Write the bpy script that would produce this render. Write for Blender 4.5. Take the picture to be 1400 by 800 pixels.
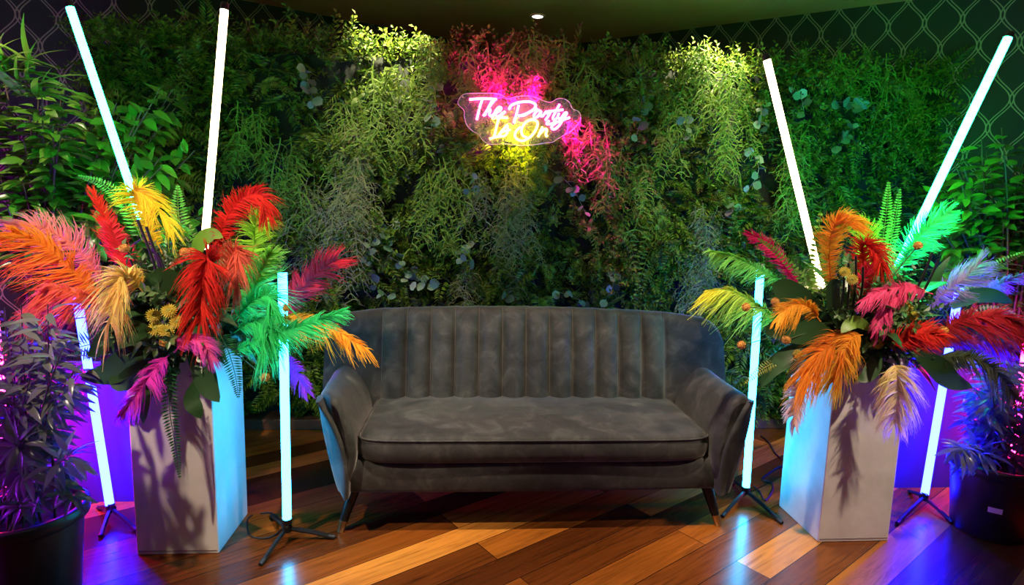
import bpy, math
import numpy as np
from math import sin, cos, pi, radians, sqrt
from mathutils import Vector, Matrix

# ------------------------------------------------------------------ clear
for o in list(bpy.data.objects):
    bpy.data.objects.remove(o)
SC = bpy.context.scene
COL = SC.collection
RNG = np.random.default_rng(11)

# ------------------------------------------------------------------ camera, world, exposure
FPX, PITCH, ROLL, YAW, EYE = 800.0, radians(7.7), radians(1.5), radians(4.6), 1.24
FW = np.array([sin(YAW)*cos(PITCH), cos(YAW)*cos(PITCH), -sin(PITCH)])
R0 = np.array([cos(YAW), -sin(YAW), 0.0])
U0 = np.cross(R0, FW)
CR = cos(ROLL)*R0 + sin(ROLL)*U0
CU = -sin(ROLL)*R0 + cos(ROLL)*U0
EYEP = np.array([0, 0, EYE])
cd = bpy.data.cameras.new('camera')
cd.sensor_width = 36.0
cd.lens = 36.0*FPX/1400.0
cd.clip_start = 0.02
cam = bpy.data.objects.new('camera', cd)
COL.objects.link(cam)
cam.matrix_world = Matrix(((CR[0], CU[0], -FW[0], 0), (CR[1], CU[1], -FW[1], 0), (CR[2], CU[2], -FW[2], EYE), (0, 0, 0, 1)))
SC.camera = cam
SC.view_settings.view_transform = 'Standard'
SC.view_settings.look = 'None'
SC.view_settings.gamma = 1.0
SC.view_settings.use_curve_mapping = False
SC.view_settings.exposure = 0.0
SC.cycles.max_bounces = 6
SC.cycles.transparent_max_bounces = 12
SC.cycles.sample_clamp_indirect = 4.0
W = bpy.data.worlds.new('world')
SC.world = W
W.use_nodes = True
W.node_tree.nodes['Background'].inputs[0].default_value = (0.7, 0.6, 0.5, 1)
W.node_tree.nodes['Background'].inputs[1].default_value = 0.012
CEIL = 2.6
WARM = (1.0, 0.80, 0.56)
# ceiling lamps: (x, y, target, watts, cone degrees, blend, radius)
FRONT_LAMPS = [
    ((-1.50, 0.90), (-0.84, 2.10, 0.90), 320, 38, 0.6, 0.030),
    ((0.28, 1.55), (0.30, 2.00, 0.0), 330, 56, 0.5, 0.030),
    ((2.00, 0.90), (1.50, 2.05, 0.90), 290, 37, 0.7, 0.030),
    ((0.10, 0.05), (0.30, 2.2, 0.5), 8, 100, 0.9, 0.040),  # added weak fill over the whole set
]
HEDGE_LAMPS = [
    ((-0.42, 3.08), (-0.42, 3.42, 2.0), 330, 62, 1.0, 0.03),
    ((1.36, 3.08), (1.36, 3.42, 2.0), 380, 62, 1.0, 0.03),
    ((-2.15, 2.30), (-2.1, 2.70, 1.6), 150, 64, 0.9, 0.03),
    ((-0.42, 2.30), (-0.42, 3.36, 1.05), 105, 46, 0.9, 0.03),  # added to brighten the lower plant wall, left half
    ((1.36, 2.30), (1.36, 3.36, 1.05), 105, 46, 0.9, 0.03),  # its added twin for the right half of the plant wall
]
# LED colours: radiance of the diffusers (r, g, b)
LED = dict(green=(1.0, 150.0, 34.0), mint=(0.9, 80.0, 26.0), white=(17.0, 12.5, 6.0),
           cyan=(0.7, 20.0, 42.0), blue=(0.7, 1.2, 380.0), red=(120.0, 0.8, 13.0),
           violet=(85.0, 0.6, 230.0))
NEON = dict(pink=(30.0, 2.2, 10.0), yellow=(18.0, 12.0, 1.3))


def at(px, py, y):
    """point of the room seen in direction (px, py) of the photo at room depth y"""
    d = FW + (px-700)/FPX*CR + (400-py)/FPX*CU
    return EYEP + d*(y/d[1])


def on_floor(px, py, z=0.0):
    d = FW + (px-700)/FPX*CR + (400-py)/FPX*CU
    return EYEP + d*((z-EYE)/d[2])


# ------------------------------------------------------------------ mesh building
def nrm(v):
    v = np.asarray(v, float)
    n = np.linalg.norm(v)
    return v/n if n > 1e-9 else v


class MB:
    def __init__(self):
        self.v, self.f, self.n = [], [], 0     # verts chunks, (k, face-index array) chunks

    def add(self, verts, *faces):
        verts = np.asarray(verts, float).reshape(-1, 3)
        for fa in faces:
            fa = np.asarray(fa, np.int64)
            if fa.size:
                self.f.append(fa + self.n)
        self.v.append(verts)
        self.n += len(verts)

    def grid(self, P, close_u=False, close_v=False):
        P = np.asarray(P, float)
        a, b = P.shape[:2]
        idx = np.arange(a*b).reshape(a, b)
        if close_u:
            idx = np.vstack([idx, idx[:1]])
        if close_v:
            idx = np.hstack([idx, idx[:, :1]])
        q = np.stack([idx[:-1, :-1], idx[1:, :-1], idx[1:, 1:], idx[:-1, 1:]], -1).reshape(-1, 4)
        self.add(P.reshape(-1, 3), q)

    def fan(self, ring, flip=False):
        ring = np.asarray(ring, float)
        c = ring.mean(0)
        n = len(ring)
        i = np.arange(n)
        t = np.stack([i, (i+1) % n, np.full(n, n)], -1)
        if flip:
            t = t[:, ::-1]
        self.add(np.vstack([ring, c]), t)

    def tube(self, path, radii, n=8, caps=True, hint=None):
        path = np.asarray(path, float)
        radii = np.broadcast_to(np.asarray(radii, float), (len(path),))
        T = np.gradient(path, axis=0)
        T /= np.maximum(np.linalg.norm(T, axis=1, keepdims=True), 1e-9)
        h = np.array([0, 0, 1.0]) if hint is None else nrm(hint)
        if abs(T[0] @ h) > 0.9:
            h = np.array([1.0, 0, 0]) if abs(T[0][0]) < 0.8 else np.array([0, 1.0, 0])
        rings = []
        a = np.linspace(0, 2*pi, n, endpoint=False)
        u = nrm(np.cross(T[0], h))
        for p, t, r in zip(path, T, radii):
            u = nrm(u - t*(u @ t))
            w = np.cross(t, u)
            rings.append(p + r*(np.cos(a)[:, None]*u + np.sin(a)[:, None]*w))
        self.grid(rings, close_v=True)
        if caps:
            self.fan(rings[0])
            self.fan(rings[-1], True)

    def lathe(self, prof, n=32, c=(0, 0, 0), cap_bottom=False, cap_top=False):
        a = np.linspace(0, 2*pi, n, endpoint=False)
        rings = [np.stack([r*np.cos(a), r*np.sin(a), np.full(n, z)], -1) + np.asarray(c) for r, z in prof]
        self.grid(rings, close_v=True)
        if cap_bottom:
            self.fan(rings[0])
        if cap_top:
            self.fan(rings[-1], True)

    def box(self, lo, hi, bev=0.0):
        lo, hi = np.asarray(lo, float), np.asarray(hi, float)
        c, h = (lo+hi)/2, (hi-lo)/2
        if bev <= 0:
            s = np.array([[x, y, z] for z in (-1, 1) for y in (-1, 1) for x in (-1, 1)])
            self.add(c + s*h, [[0, 2, 3, 1], [4, 5, 7, 6], [0, 1, 5, 4], [2, 6, 7, 3], [0, 4, 6, 2], [1, 3, 7, 5]])
            return
        rings = []
        def ring(z, d):
            x, y = h[0]-d, h[1]-d
            b = min(bev, x*0.9, y*0.9)
            pts = [(x-b, -y), (x, -y+b), (x, y-b), (x-b, y), (-x+b, y), (-x, y-b), (-x, -y+b), (-x+b, -y)]
            return np.array([(p, q, z) for p, q in pts]) + c
        for z, d in ((-h[2], bev), (-h[2]+bev, 0), (h[2]-bev, 0), (h[2], bev)):
            rings.append(ring(z, d))
        self.grid(rings, close_v=True)
        self.fan(rings[0], False)
        self.fan(rings[-1], True)

    def build(self, name, mat, parent=None, smooth=True, world_parent=True):
        me = bpy.data.meshes.new(name)
        V = np.vstack(self.v)
        counts, flat = [], []
        for fa in self.f:
            counts.append(np.full(len(fa), fa.shape[1]))
            flat.append(fa.reshape(-1))
        counts, flat = np.concatenate(counts), np.concatenate(flat)
        if parent is not None and world_parent:
            V = V - np.array(parent.matrix_local.translation if parent.parent is None else (0, 0, 0))
        me.vertices.add(len(V)); me.vertices.foreach_set('co', V.astype(np.float32).ravel())
        me.loops.add(len(flat)); me.loops.foreach_set('vertex_index', flat.astype(np.int32))
        me.polygons.add(len(counts))
        me.polygons.foreach_set('loop_start', np.concatenate([[0], np.cumsum(counts)[:-1]]).astype(np.int32))
        me.polygons.foreach_set('use_smooth', np.full(len(counts), bool(smooth)))
        me.update(calc_edges=True)
        me.validate()
        me.materials.append(mat)
        o = bpy.data.objects.new(name, me)
        COL.objects.link(o)
        if parent is not None:
            o.parent = parent
        return o


def sub(name, mb, mat, part, smooth=True):
    """a sub-part: its part sits at its thing's origin"""
    root = part.parent
    o = mb.build(name, mat, None, smooth)
    if root is not None:
        t = np.array(root.location)
        o.data.transform(Matrix.Translation(Vector(-t)))
    else:
        o.data.transform(Matrix.Translation(-part.location))
    o.parent = part
    return o


def thing(name, label, cat, loc=(0, 0, 0), group=None):
    o = bpy.data.objects.new(name, None)
    o.empty_display_size = 0.1
    COL.objects.link(o)
    o.location = loc
    bpy.context.view_layer.update()
    o['label'] = label
    o['category'] = cat
    if group:
        o['group'] = group
    return o


def structure(o, label=None, cat=None):
    o['kind'] = 'structure'
    if label:
        o['label'] = label
        o['category'] = cat
    return o


def smooth_path(pts, n=24, closed=False):
    """Catmull-Rom through pts"""
    p = np.asarray(pts, float)
    if closed:
        q = np.vstack([p[-1], p, p[0], p[1]])
    else:
        q = np.vstack([2*p[0]-p[1], p, 2*p[-1]-p[-2]])
    segs = len(q)-3
    out = []
    for k in range(n):
        s = k/(n if closed else n-1)*segs
        i = min(int(s), segs-1)
        t = s-i
        a, b, c, d = q[i:i+4]
        out.append(0.5*((2*b) + (c-a)*t + (2*a-5*b+4*c-d)*t*t + (3*b-a-3*c+d)*t**3))
    return np.array(out)


# ------------------------------------------------------------------ materials
def mat(name, rgb=(0.5, 0.5, 0.5), rough=0.5, metal=0.0, spec=0.5, **kw):
    m = bpy.data.materials.new(name)
    m.use_nodes = True
    b = m.node_tree.nodes['Principled BSDF']
    b.inputs['Base Color'].default_value = (*rgb, 1)
    b.inputs['Roughness'].default_value = rough
    b.inputs['Metallic'].default_value = metal
    b.inputs['Specular IOR Level'].default_value = spec
    for k, v in kw.items():
        b.inputs[k.replace('_', ' ')].default_value = v
    return m


class NT:
    def __init__(self, m):
        self.t = m.node_tree
        self.b = m.node_tree.nodes.get('Principled BSDF')

    def n(self, typ, **kw):
        o = self.t.nodes.new(typ)
        for k, v in kw.items():
            if k.startswith('i_'):
                key = k[2:]
                key = int(key) if key.isdigit() else key.replace('_', ' ')
                o.inputs[key].default_value = v
            else:
                setattr(o, k, v)
        return o

    def l(self, a, b):
        self.t.links.new(a, b)

    def math(self, op, a, b=None, c=None):
        o = self.t.nodes.new('ShaderNodeMath')
        o.operation = op
        for i, x in enumerate((a, b, c)):
            if x is None:
                continue
            if isinstance(x, (int, float)):
                o.inputs[i].default_value = x
            else:
                self.l(x, o.inputs[i])
        return o.outputs[0]

    def ramp(self, fac, stops):
        r = self.t.nodes.new('ShaderNodeValToRGB')
        e = r.color_ramp.elements
        while len(e) < len(stops):
            e.new(0.5)
        for x, (p, c) in zip(e, stops):
            x.position = p
            x.color = (*c, 1)
        self.l(fac, r.inputs[0])
        return r.outputs[0]


def leaf_mat(name, cols, rough=0.45, trans=0.25, spec=0.5, scale=None):
    """leaf: colour picked per leaf, some light passes through"""
    m = mat(name, cols[0], rough, spec=spec)
    k = NT(m)
    g = k.n('ShaderNodeNewGeometry')
    c = k.ramp(g.outputs['Random Per Island'], [(i/(max(1, len(cols)-1)), col) for i, col in enumerate(cols)])
    k.l(c, k.b.inputs['Base Color'])
    if trans > 0:
        tr = k.n('ShaderNodeBsdfTranslucent')
        k.l(c, tr.inputs[0])
        mx = k.n('ShaderNodeMixShader', i_0=trans)
        k.l(k.b.outputs[0], mx.inputs[1])
        k.l(tr.outputs[0], mx.inputs[2])
        k.l(mx.outputs[0], k.t.nodes['Material Output'].inputs[0])
    return m


def emit_mat(name, rgb):
    m = bpy.data.materials.new(name)
    m.use_nodes = True
    nt = m.node_tree
    nt.nodes.clear()
    e = nt.nodes.new('ShaderNodeEmission')
    mx = max(rgb)
    e.inputs[0].default_value = (rgb[0]/mx, rgb[1]/mx, rgb[2]/mx, 1)
    e.inputs[1].default_value = mx
    o = nt.nodes.new('ShaderNodeOutputMaterial')
    nt.links.new(e.outputs[0], o.inputs[0])
    return m


M = {}
M['black'] = mat('black_plastic', (0.008, 0.008, 0.009), 0.45)
M['black_metal'] = mat('black_metal', (0.012, 0.012, 0.013), 0.35, 0.3)
M['rubber'] = mat('black_rubber', (0.006, 0.006, 0.006), 0.6)
M['brass'] = mat('brushed_brass', (0.42, 0.29, 0.13), 0.35, 1.0)
M['chrome'] = mat('steel', (0.7, 0.7, 0.7), 0.25, 1.0)
M['soil'] = mat('soil', (0.02, 0.014, 0.01), 0.95)
M['stem'] = mat('brown_stem', (0.06, 0.04, 0.02), 0.7)
M['green_stem'] = mat('green_stem', (0.04, 0.08, 0.02), 0.6)
M['dark_stem'] = mat('dark_stem', (0.012, 0.010, 0.012), 0.5)
M['downlight'] = emit_mat('downlight_glow', (9, 8, 6.4))
M['white_trim'] = mat('white_trim', (0.5, 0.48, 0.44), 0.5)
for k_, c_ in LED.items():
    M['led_'+k_] = emit_mat('led_'+k_, c_)
for k_, c_ in NEON.items():
    M['neon_'+k_] = emit_mat('neon_'+k_, c_)
# foliage
M['boxwood'] = leaf_mat('boxwood_leaf', [(0.025, 0.055, 0.004), (0.06, 0.13, 0.008), (0.11, 0.20, 0.012), (0.18, 0.27, 0.016)], 0.5, 0.25, 0.3)
M['fern'] = leaf_mat('fern_leaf', [(0.05, 0.11, 0.01), (0.09, 0.18, 0.012), (0.14, 0.23, 0.02)], 0.5, 0.25, 0.3)
M['vine'] = leaf_mat('vine_leaf', [(0.05, 0.13, 0.010), (0.10, 0.21, 0.015), (0.16, 0.26, 0.025)], 0.5, 0.2, 0.3)
M['moss'] = leaf_mat('hanging_moss', [(0.12, 0.15, 0.04), (0.20, 0.24, 0.07), (0.25, 0.28, 0.10)], 0.6, 0.25)
M['moss_grey'] = leaf_mat('hanging_moss_grey', [(0.09, 0.13, 0.05), (0.15, 0.19, 0.08), (0.20, 0.24, 0.11)], 0.6, 0.25)
M['eucalyptus'] = leaf_mat('eucalyptus_leaf', [(0.05, 0.12, 0.07), (0.10, 0.19, 0.11), (0.17, 0.26, 0.15), (0.30, 0.36, 0.22)], 0.5, 0.15)
M['ficus'] = leaf_mat('ficus_leaf', [(0.04, 0.13, 0.012), (0.07, 0.20, 0.015), (0.12, 0.27, 0.02)], 0.3, 0.25)
M['pot_leaf'] = leaf_mat('pot_plant_leaf', [(0.09, 0.10, 0.08), (0.14, 0.15, 0.12), (0.19, 0.20, 0.16)], 0.25, 0.45)
M['dark_leaf'] = leaf_mat('dark_leaf', [(0.012, 0.035, 0.012), (0.022, 0.06, 0.018), (0.035, 0.09, 0.025)], 0.35, 0.15)
M['lime_leaf'] = leaf_mat('lime_leaf', [(0.12, 0.25, 0.03), (0.22, 0.38, 0.05)], 0.45, 0.3)
M['fern_bright'] = leaf_mat('bright_fern', [(0.08, 0.30, 0.04), (0.14, 0.42, 0.07)], 0.45, 0.3)
M['fern_dark'] = leaf_mat('dark_fern', [(0.012, 0.09, 0.02), (0.025, 0.14, 0.03)], 0.65, 0.25, 0.2)
M['fern_olive'] = leaf_mat('olive_fern', [(0.22, 0.24, 0.04), (0.32, 0.34, 0.07)], 0.45, 0.3)
M['petal_yellow'] = leaf_mat('yellow_petal', [(0.55, 0.42, 0.04), (0.68, 0.55, 0.08)], 0.6, 0.2)
M['ball_orange'] = leaf_mat('craspedia_ball', [(0.55, 0.25, 0.05), (0.68, 0.36, 0.08)], 0.8, 0.0)


# ------------------------------------------------------------------ room shell
def make_floor():
    m = mat('wood_floor', (0.2, 0.08, 0.03), 0.28)
    k = NT(m)
    tc = k.n('ShaderNodeTexCoord')
    mp = k.n('ShaderNodeMapping')
    mp.inputs['Rotation'].default_value = (0, 0, radians(-33.7))
    k.l(tc.outputs['Object'], mp.inputs[0])
    br = k.n('ShaderNodeTexBrick', i_Scale=1.0, i_Mortar_Size=0.0016, i_Brick_Width=1.9, i_Row_Height=0.13, i_Bias=0.0, i_Mortar_Smooth=0.3)
    br.offset = 0.37
    br.inputs['Color1'].default_value = (0, 0, 0, 1)
    br.inputs['Color2'].default_value = (1, 1, 1, 1)
    br.inputs['Mortar'].default_value = (0.5, 0.5, 0.5, 1)
    k.l(mp.outputs[0], br.inputs[0])
    plank = k.ramp(br.outputs[0], [(0.0, (0.06, 0.015, 0.003)), (0.35, (0.15, 0.040, 0.006)), (0.65, (0.27, 0.080, 0.010)), (1.0, (0.55, 0.22, 0.036))])
    # grain: noise stretched along the plank, shifted per plank
    sep = k.n('ShaderNodeVectorMath', operation='MULTIPLY_ADD')
    sep.inputs[1].default_value = (2.2, 34.0, 1.0)
    k.l(mp.outputs[0], sep.inputs[0])
    sh = k.n('ShaderNodeVectorMath', operation='SCALE', i_Scale=19.0)
    k.l(br.outputs[0], sh.inputs[0])
    k.l(sh.outputs[0], sep.inputs[2])
    gr = k.n('ShaderNodeTexNoise', i_Scale=1.0, i_Detail=6.0, i_Roughness=0.65, i_Distortion=1.6)
    k.l(sep.outputs[0], gr.inputs[0])
    gcol = k.ramp(gr.outputs[0], [(0.28, (0.38, 0.34, 0.32)), (0.5, (0.95, 0.95, 0.95)), (0.75, (1.35, 1.3, 1.25))])
    mul = k.n('ShaderNodeMixRGB', blend_type='MULTIPLY', i_0=0.9)
    k.l(plank, mul.inputs[1])
    k.l(gcol, mul.inputs[2])
    gap = k.n('ShaderNodeMixRGB', blend_type='MIX')
    gap.inputs[2].default_value = (0.008, 0.004, 0.003, 1)
    k.l(br.outputs['Fac'], gap.inputs[0])
    k.l(mul.outputs[0], gap.inputs[1])
    k.l(gap.outputs[0], k.b.inputs['Base Color'])
    rr = k.math('MULTIPLY_ADD', gr.outputs[0], 0.16, 0.16)
    k.l(rr, k.b.inputs['Roughness'])
    bp = k.n('ShaderNodeBump', i_Strength=0.12, i_Distance=0.002)
    hgt = k.math('SUBTRACT', k.math('MULTIPLY', gr.outputs[0], 0.5), br.outputs['Fac'])
    k.l(hgt, bp.inputs['Height'])
    k.l(bp.outputs[0], k.b.inputs['Normal'])
    mb = MB()
    mb.box((-4.2, -2.6, -0.08), (4.6, 6.2, 0.0))
    structure(mb.build('floor', m, None, False), 'dark glossy timber floor of diagonal brown planks', 'floor')


def wallpaper():
    m = mat('ogee_wallpaper', (0.02, 0.02, 0.018), 0.55)
    k = NT(m)
    tc = k.n('ShaderNodeTexCoord')
    sp = k.n('ShaderNodeSeparateXYZ')
    k.l(tc.outputs['Object'], sp.inputs[0])
    w, h = 0.187, 0.32
    u = k.math('DIVIDE', k.math('SUBTRACT', sp.outputs[0], 0.052), w)
    ph = k.math('MULTIPLY', k.math('SUBTRACT', sp.outputs[2], 0.216), 2*pi/h)
    s = k.math('MULTIPLY_ADD', k.math('COSINE', ph), -0.25, 0.25)         # 0..0.5
    def lines(sign):
        a = k.math('MULTIPLY_ADD', s, sign, u)
        fr = k.math('ABSOLUTE', k.math('SUBTRACT', k.math('FRACT', a), 0.5))     # .5 at the line
        d = k.math('SUBTRACT', 0.5, fr)
        one = k.math('LESS_THAN', k.math('ABSOLUTE', k.math('SUBTRACT', d, 0.050)), 0.020)
        return one
    msk = k.math('MAXIMUM', lines(1.0), lines(-1.0))
    mx = k.n('ShaderNodeMixRGB')
    mx.inputs[1].default_value = (0.022, 0.024, 0.021, 1)
    mx.inputs[2].default_value = (0.42, 0.37, 0.26, 1)
    k.l(msk, mx.inputs[0])
    k.l(mx.outputs[0], k.b.inputs['Base Color'])
    k.l(k.math('MULTIPLY', msk, 0.6), k.b.inputs['Metallic'])
    return m


def make_walls():
    m = wallpaper()
    # the room closes in a blunt corner behind the plant wall
    sc = (CEIL-EYE)/(2.4-EYE)
    cx, cy = 0.34*sc, 4.396*sc
    for name, dx, dy, L, lab in (('wall_left', -1.09, -0.516, 5.5, 'dark wallpapered wall behind the plants on the left'),
                                 ('wall_right', 0.754, -0.507, 5.5, 'dark wall with gold ogee line wallpaper on the right')):
        mb = MB()
        mb.box((0, 0, 0), (L, 0.1, CEIL))
        o = mb.build(name, m, None, False)
        ang = math.atan2(dy, dx)
        if dx < 0:
            o.rotation_euler = (0, 0, ang + pi)
            d = np.array([cos(ang), sin(ang)])
            o.location = (cx + d[0]*L, cy + d[1]*L, 0)
        else:
            o.rotation_euler = (0, 0, ang)
            o.location = (cx, cy, 0)
        structure(o, lab, 'wall')
    mc = mat('ceiling_paint', (0.85, 0.40, 0.20), 0.7)
    mb = MB()
    mb.box((-4.2, -2.6, CEIL), (4.6, 6.2, CEIL+0.1))
    structure(mb.build('ceiling', mc, None, False), 'plain painted ceiling above the plant wall', 'ceiling')


make_floor()
make_walls()


# ------------------------------------------------------------------ ceiling lamps
def spot(name, loc, target, watts, cone, blend, radius, color, parent=None):
    l = bpy.data.lights.new(name, 'SPOT')
    l.energy = watts
    l.color = color
    l.spot_size = radians(cone)
    l.spot_blend = blend
    l.shadow_soft_size = radius
    o = bpy.data.objects.new(name, l)
    COL.objects.link(o)
    d = Vector(target) - Vector(loc)
    o.rotation_euler = d.to_track_quat('-Z', 'Y').to_euler()
    o.location = loc
    if parent is not None:
        o.parent = parent
        o.location = Vector(loc) - parent.location
    return o


def downlight(x, y, label, lampargs=None, group=None):
    t = thing('downlight', label, 'ceiling light', (x, y, CEIL), group)
    a = MB()
    a.lathe([(0.052, CEIL-0.001), (0.052, CEIL-0.006), (0.040, CEIL-0.007), (0.036, CEIL-0.002)], 28, (x, y, 0))
    a.build('trim_ring', M['white_trim'], t)
    b = MB()
    b.lathe([(0.038, CEIL-0.0025), (0.02, CEIL-0.0045), (0.001, CEIL-0.005)], 28, (x, y, 0))
    b.build('lens', M['downlight'], t)
    if lampargs:
        tg, wt, cone, bl, rad = lampargs
        spot('downlight_lamp', (x, y, CEIL-0.03), tg, wt, cone, bl, rad, WARM, t)
    return t


p_ = on_floor(735, 22, CEIL)
downlight(p_[0], p_[1], 'small bright recessed downlight in the ceiling above the neon sign', ((p_[0], p_[1], 0), 12, 80, 0.8, 0.03))
for i, (xy, tg, wt, cone, bl, rad) in enumerate(FRONT_LAMPS):
    downlight(xy[0], xy[1], ['recessed downlight over the left plinth', 'recessed downlight in front of the sofa', 'recessed downlight over the right plinth', 'recessed downlight farthest in front of the sofa'][i], (tg, wt, cone, bl, rad))
for i, (xy, tg, wt, cone, bl, rad) in enumerate(HEDGE_LAMPS):
    downlight(xy[0], xy[1], ['recessed downlight washing the plant wall left of the neon sign', 'recessed downlight washing the plant wall right of the neon sign', 'recessed downlight over the tall leafy plant', 'recessed downlight above the left half of the sofa back', 'recessed downlight above the right half of the sofa back'][i], (tg, wt, cone, bl, rad))


# ------------------------------------------------------------------ leaf templates
def leaf_tpl(L=1.0, Wd=0.4, segs=4, fold=0.25, bend=0.25, shape='ovate'):
    """leaf along +Y, normal +Z, unit frame"""
    P = []
    for i in range(segs+1):
        t = i/segs
        if shape == 'ovate':
            w = Wd*0.5*(sin(pi*min(1, t**0.75))**0.9) if 0 < t < 1 else 0.004
        elif shape == 'round':
            w = Wd*0.5*sqrt(max(0, 1-(2*t-1)**2)) if 0 < t < 1 else 0.02
        else:   # strap
            w = Wd*0.5*(min(1, t*5+0.25))*(1-t**3) if t < 1 else 0.003
        z = -bend*t*t*L
        P.append([(-w, t*L, z+fold*w), (0, t*L, z), (w, t*L, z+fold*w)])
    P = np.array(P)
    idx = np.arange((segs+1)*3).reshape(segs+1, 3)
    q = np.stack([idx[:-1, :-1], idx[:-1, 1:], idx[1:, 1:], idx[1:, :-1]], -1).reshape(-1, 4)
    return P.reshape(-1, 3), q


LEAF_SMALL = (np.array([(0, 0, 0), (-0.22, 0.5, 0.07), (0, 1, -0.1), (0.22, 0.5, 0.07)], float), np.array([[0, 3, 2, 1]]))
LEAF_OV = leaf_tpl(1, 0.46, 4, 0.3, 0.25)
LEAF_LONG = leaf_tpl(1, 0.26, 5, 0.3, 0.35)
LEAF_ROUND = leaf_tpl(1, 0.95, 4, 0.12, 0.12, 'round')
LEAF_STRAP = leaf_tpl(1, 0.16, 7, 0.3, 0.5, 'strap')


def frame(d, n):
    """matrix with columns x, y=d, z~n"""
    y = nrm(d)
    z = nrm(np.asarray(n, float) - y*(np.dot(n, y)))
    if np.linalg.norm(z) < 0.5:
        z = nrm(np.cross(y, [1, 0, 0.2]))
    x = np.cross(y, z)
    return np.stack([x, y, z], 1)


def put_leaf(mb, tpl, pos, d, n, size, wide=1.0):
    R = frame(d, n)
    mb.add((tpl[0]*np.array([wide, 1, 1])*size) @ R.T + pos, tpl[1])


def rnd_unit():
    v = RNG.normal(size=3)
    return v/np.linalg.norm(v)


def scatter(mb, tplV, tplQ, pos, R, size):
    """numpy copies of one template at many places"""
    V = np.einsum('nij,kj->nki', R, tplV)*size[:, None, None] + pos[:, None, :]
    n, k = V.shape[:2]
    Q = tplQ[None] + (np.arange(n)*k)[:, None, None]
    mb.add(V.reshape(-1, 3), Q.reshape(-1, tplQ.shape[1]))


def frames(D, N):
    Y = D/np.linalg.norm(D, axis=1, keepdims=True)
    Z = N - Y*np.sum(N*Y, 1, keepdims=True)
    Z /= np.maximum(np.linalg.norm(Z, axis=1, keepdims=True), 1e-6)
    X = np.cross(Y, Z)
    return np.stack([X, Y, Z], -1)


def frond(mb, path, width, normal, pairs=26, droop=0.15, tip_pow=0.8, rachis=0.0018, leaflet_w=0.34):
    """fern frond: pinnae on both sides of a rachis"""
    path = np.asarray(path)
    n = len(path)
    T = np.gradient(path, axis=0)
    L = np.linalg.norm(np.diff(path, axis=0), axis=1).sum()
    for i in range(pairs):
        t = 0.06 + 0.94*i/pairs
        s = t*(n-1)
        a = min(int(s), n-2)
        p = path[a]*(1-(s-a)) + path[a+1]*(s-a)
        tg = nrm(T[a])
        side = nrm(np.cross(tg, normal))
        w = width*0.5*min(1, 0.45+t*3.0)*(1-t)**tip_pow*1.25 + 0.003
        w = min(w, width*0.5)
        for sg in (-1, 1):
            d = nrm(side*sg + tg*(0.25+0.2*RNG.random()) - np.array([0, 0, 1])*droop)
            put_leaf(mb, LEAF_SMALL, p, d, normal + 0.15*rnd_unit(), w*RNG.uniform(0.92, 1.05), leaflet_w/0.44*(L/pairs)/max(w, 1e-4)*1.9)
    mb.tube(path, np.linspace(rachis, rachis*0.4, n), 5, caps=False)


# ------------------------------------------------------------------ the plant wall
HY = 3.40          # face of the backing panel
HX0, HX1 = -2.02, 2.80
HZ = 2.12


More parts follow.
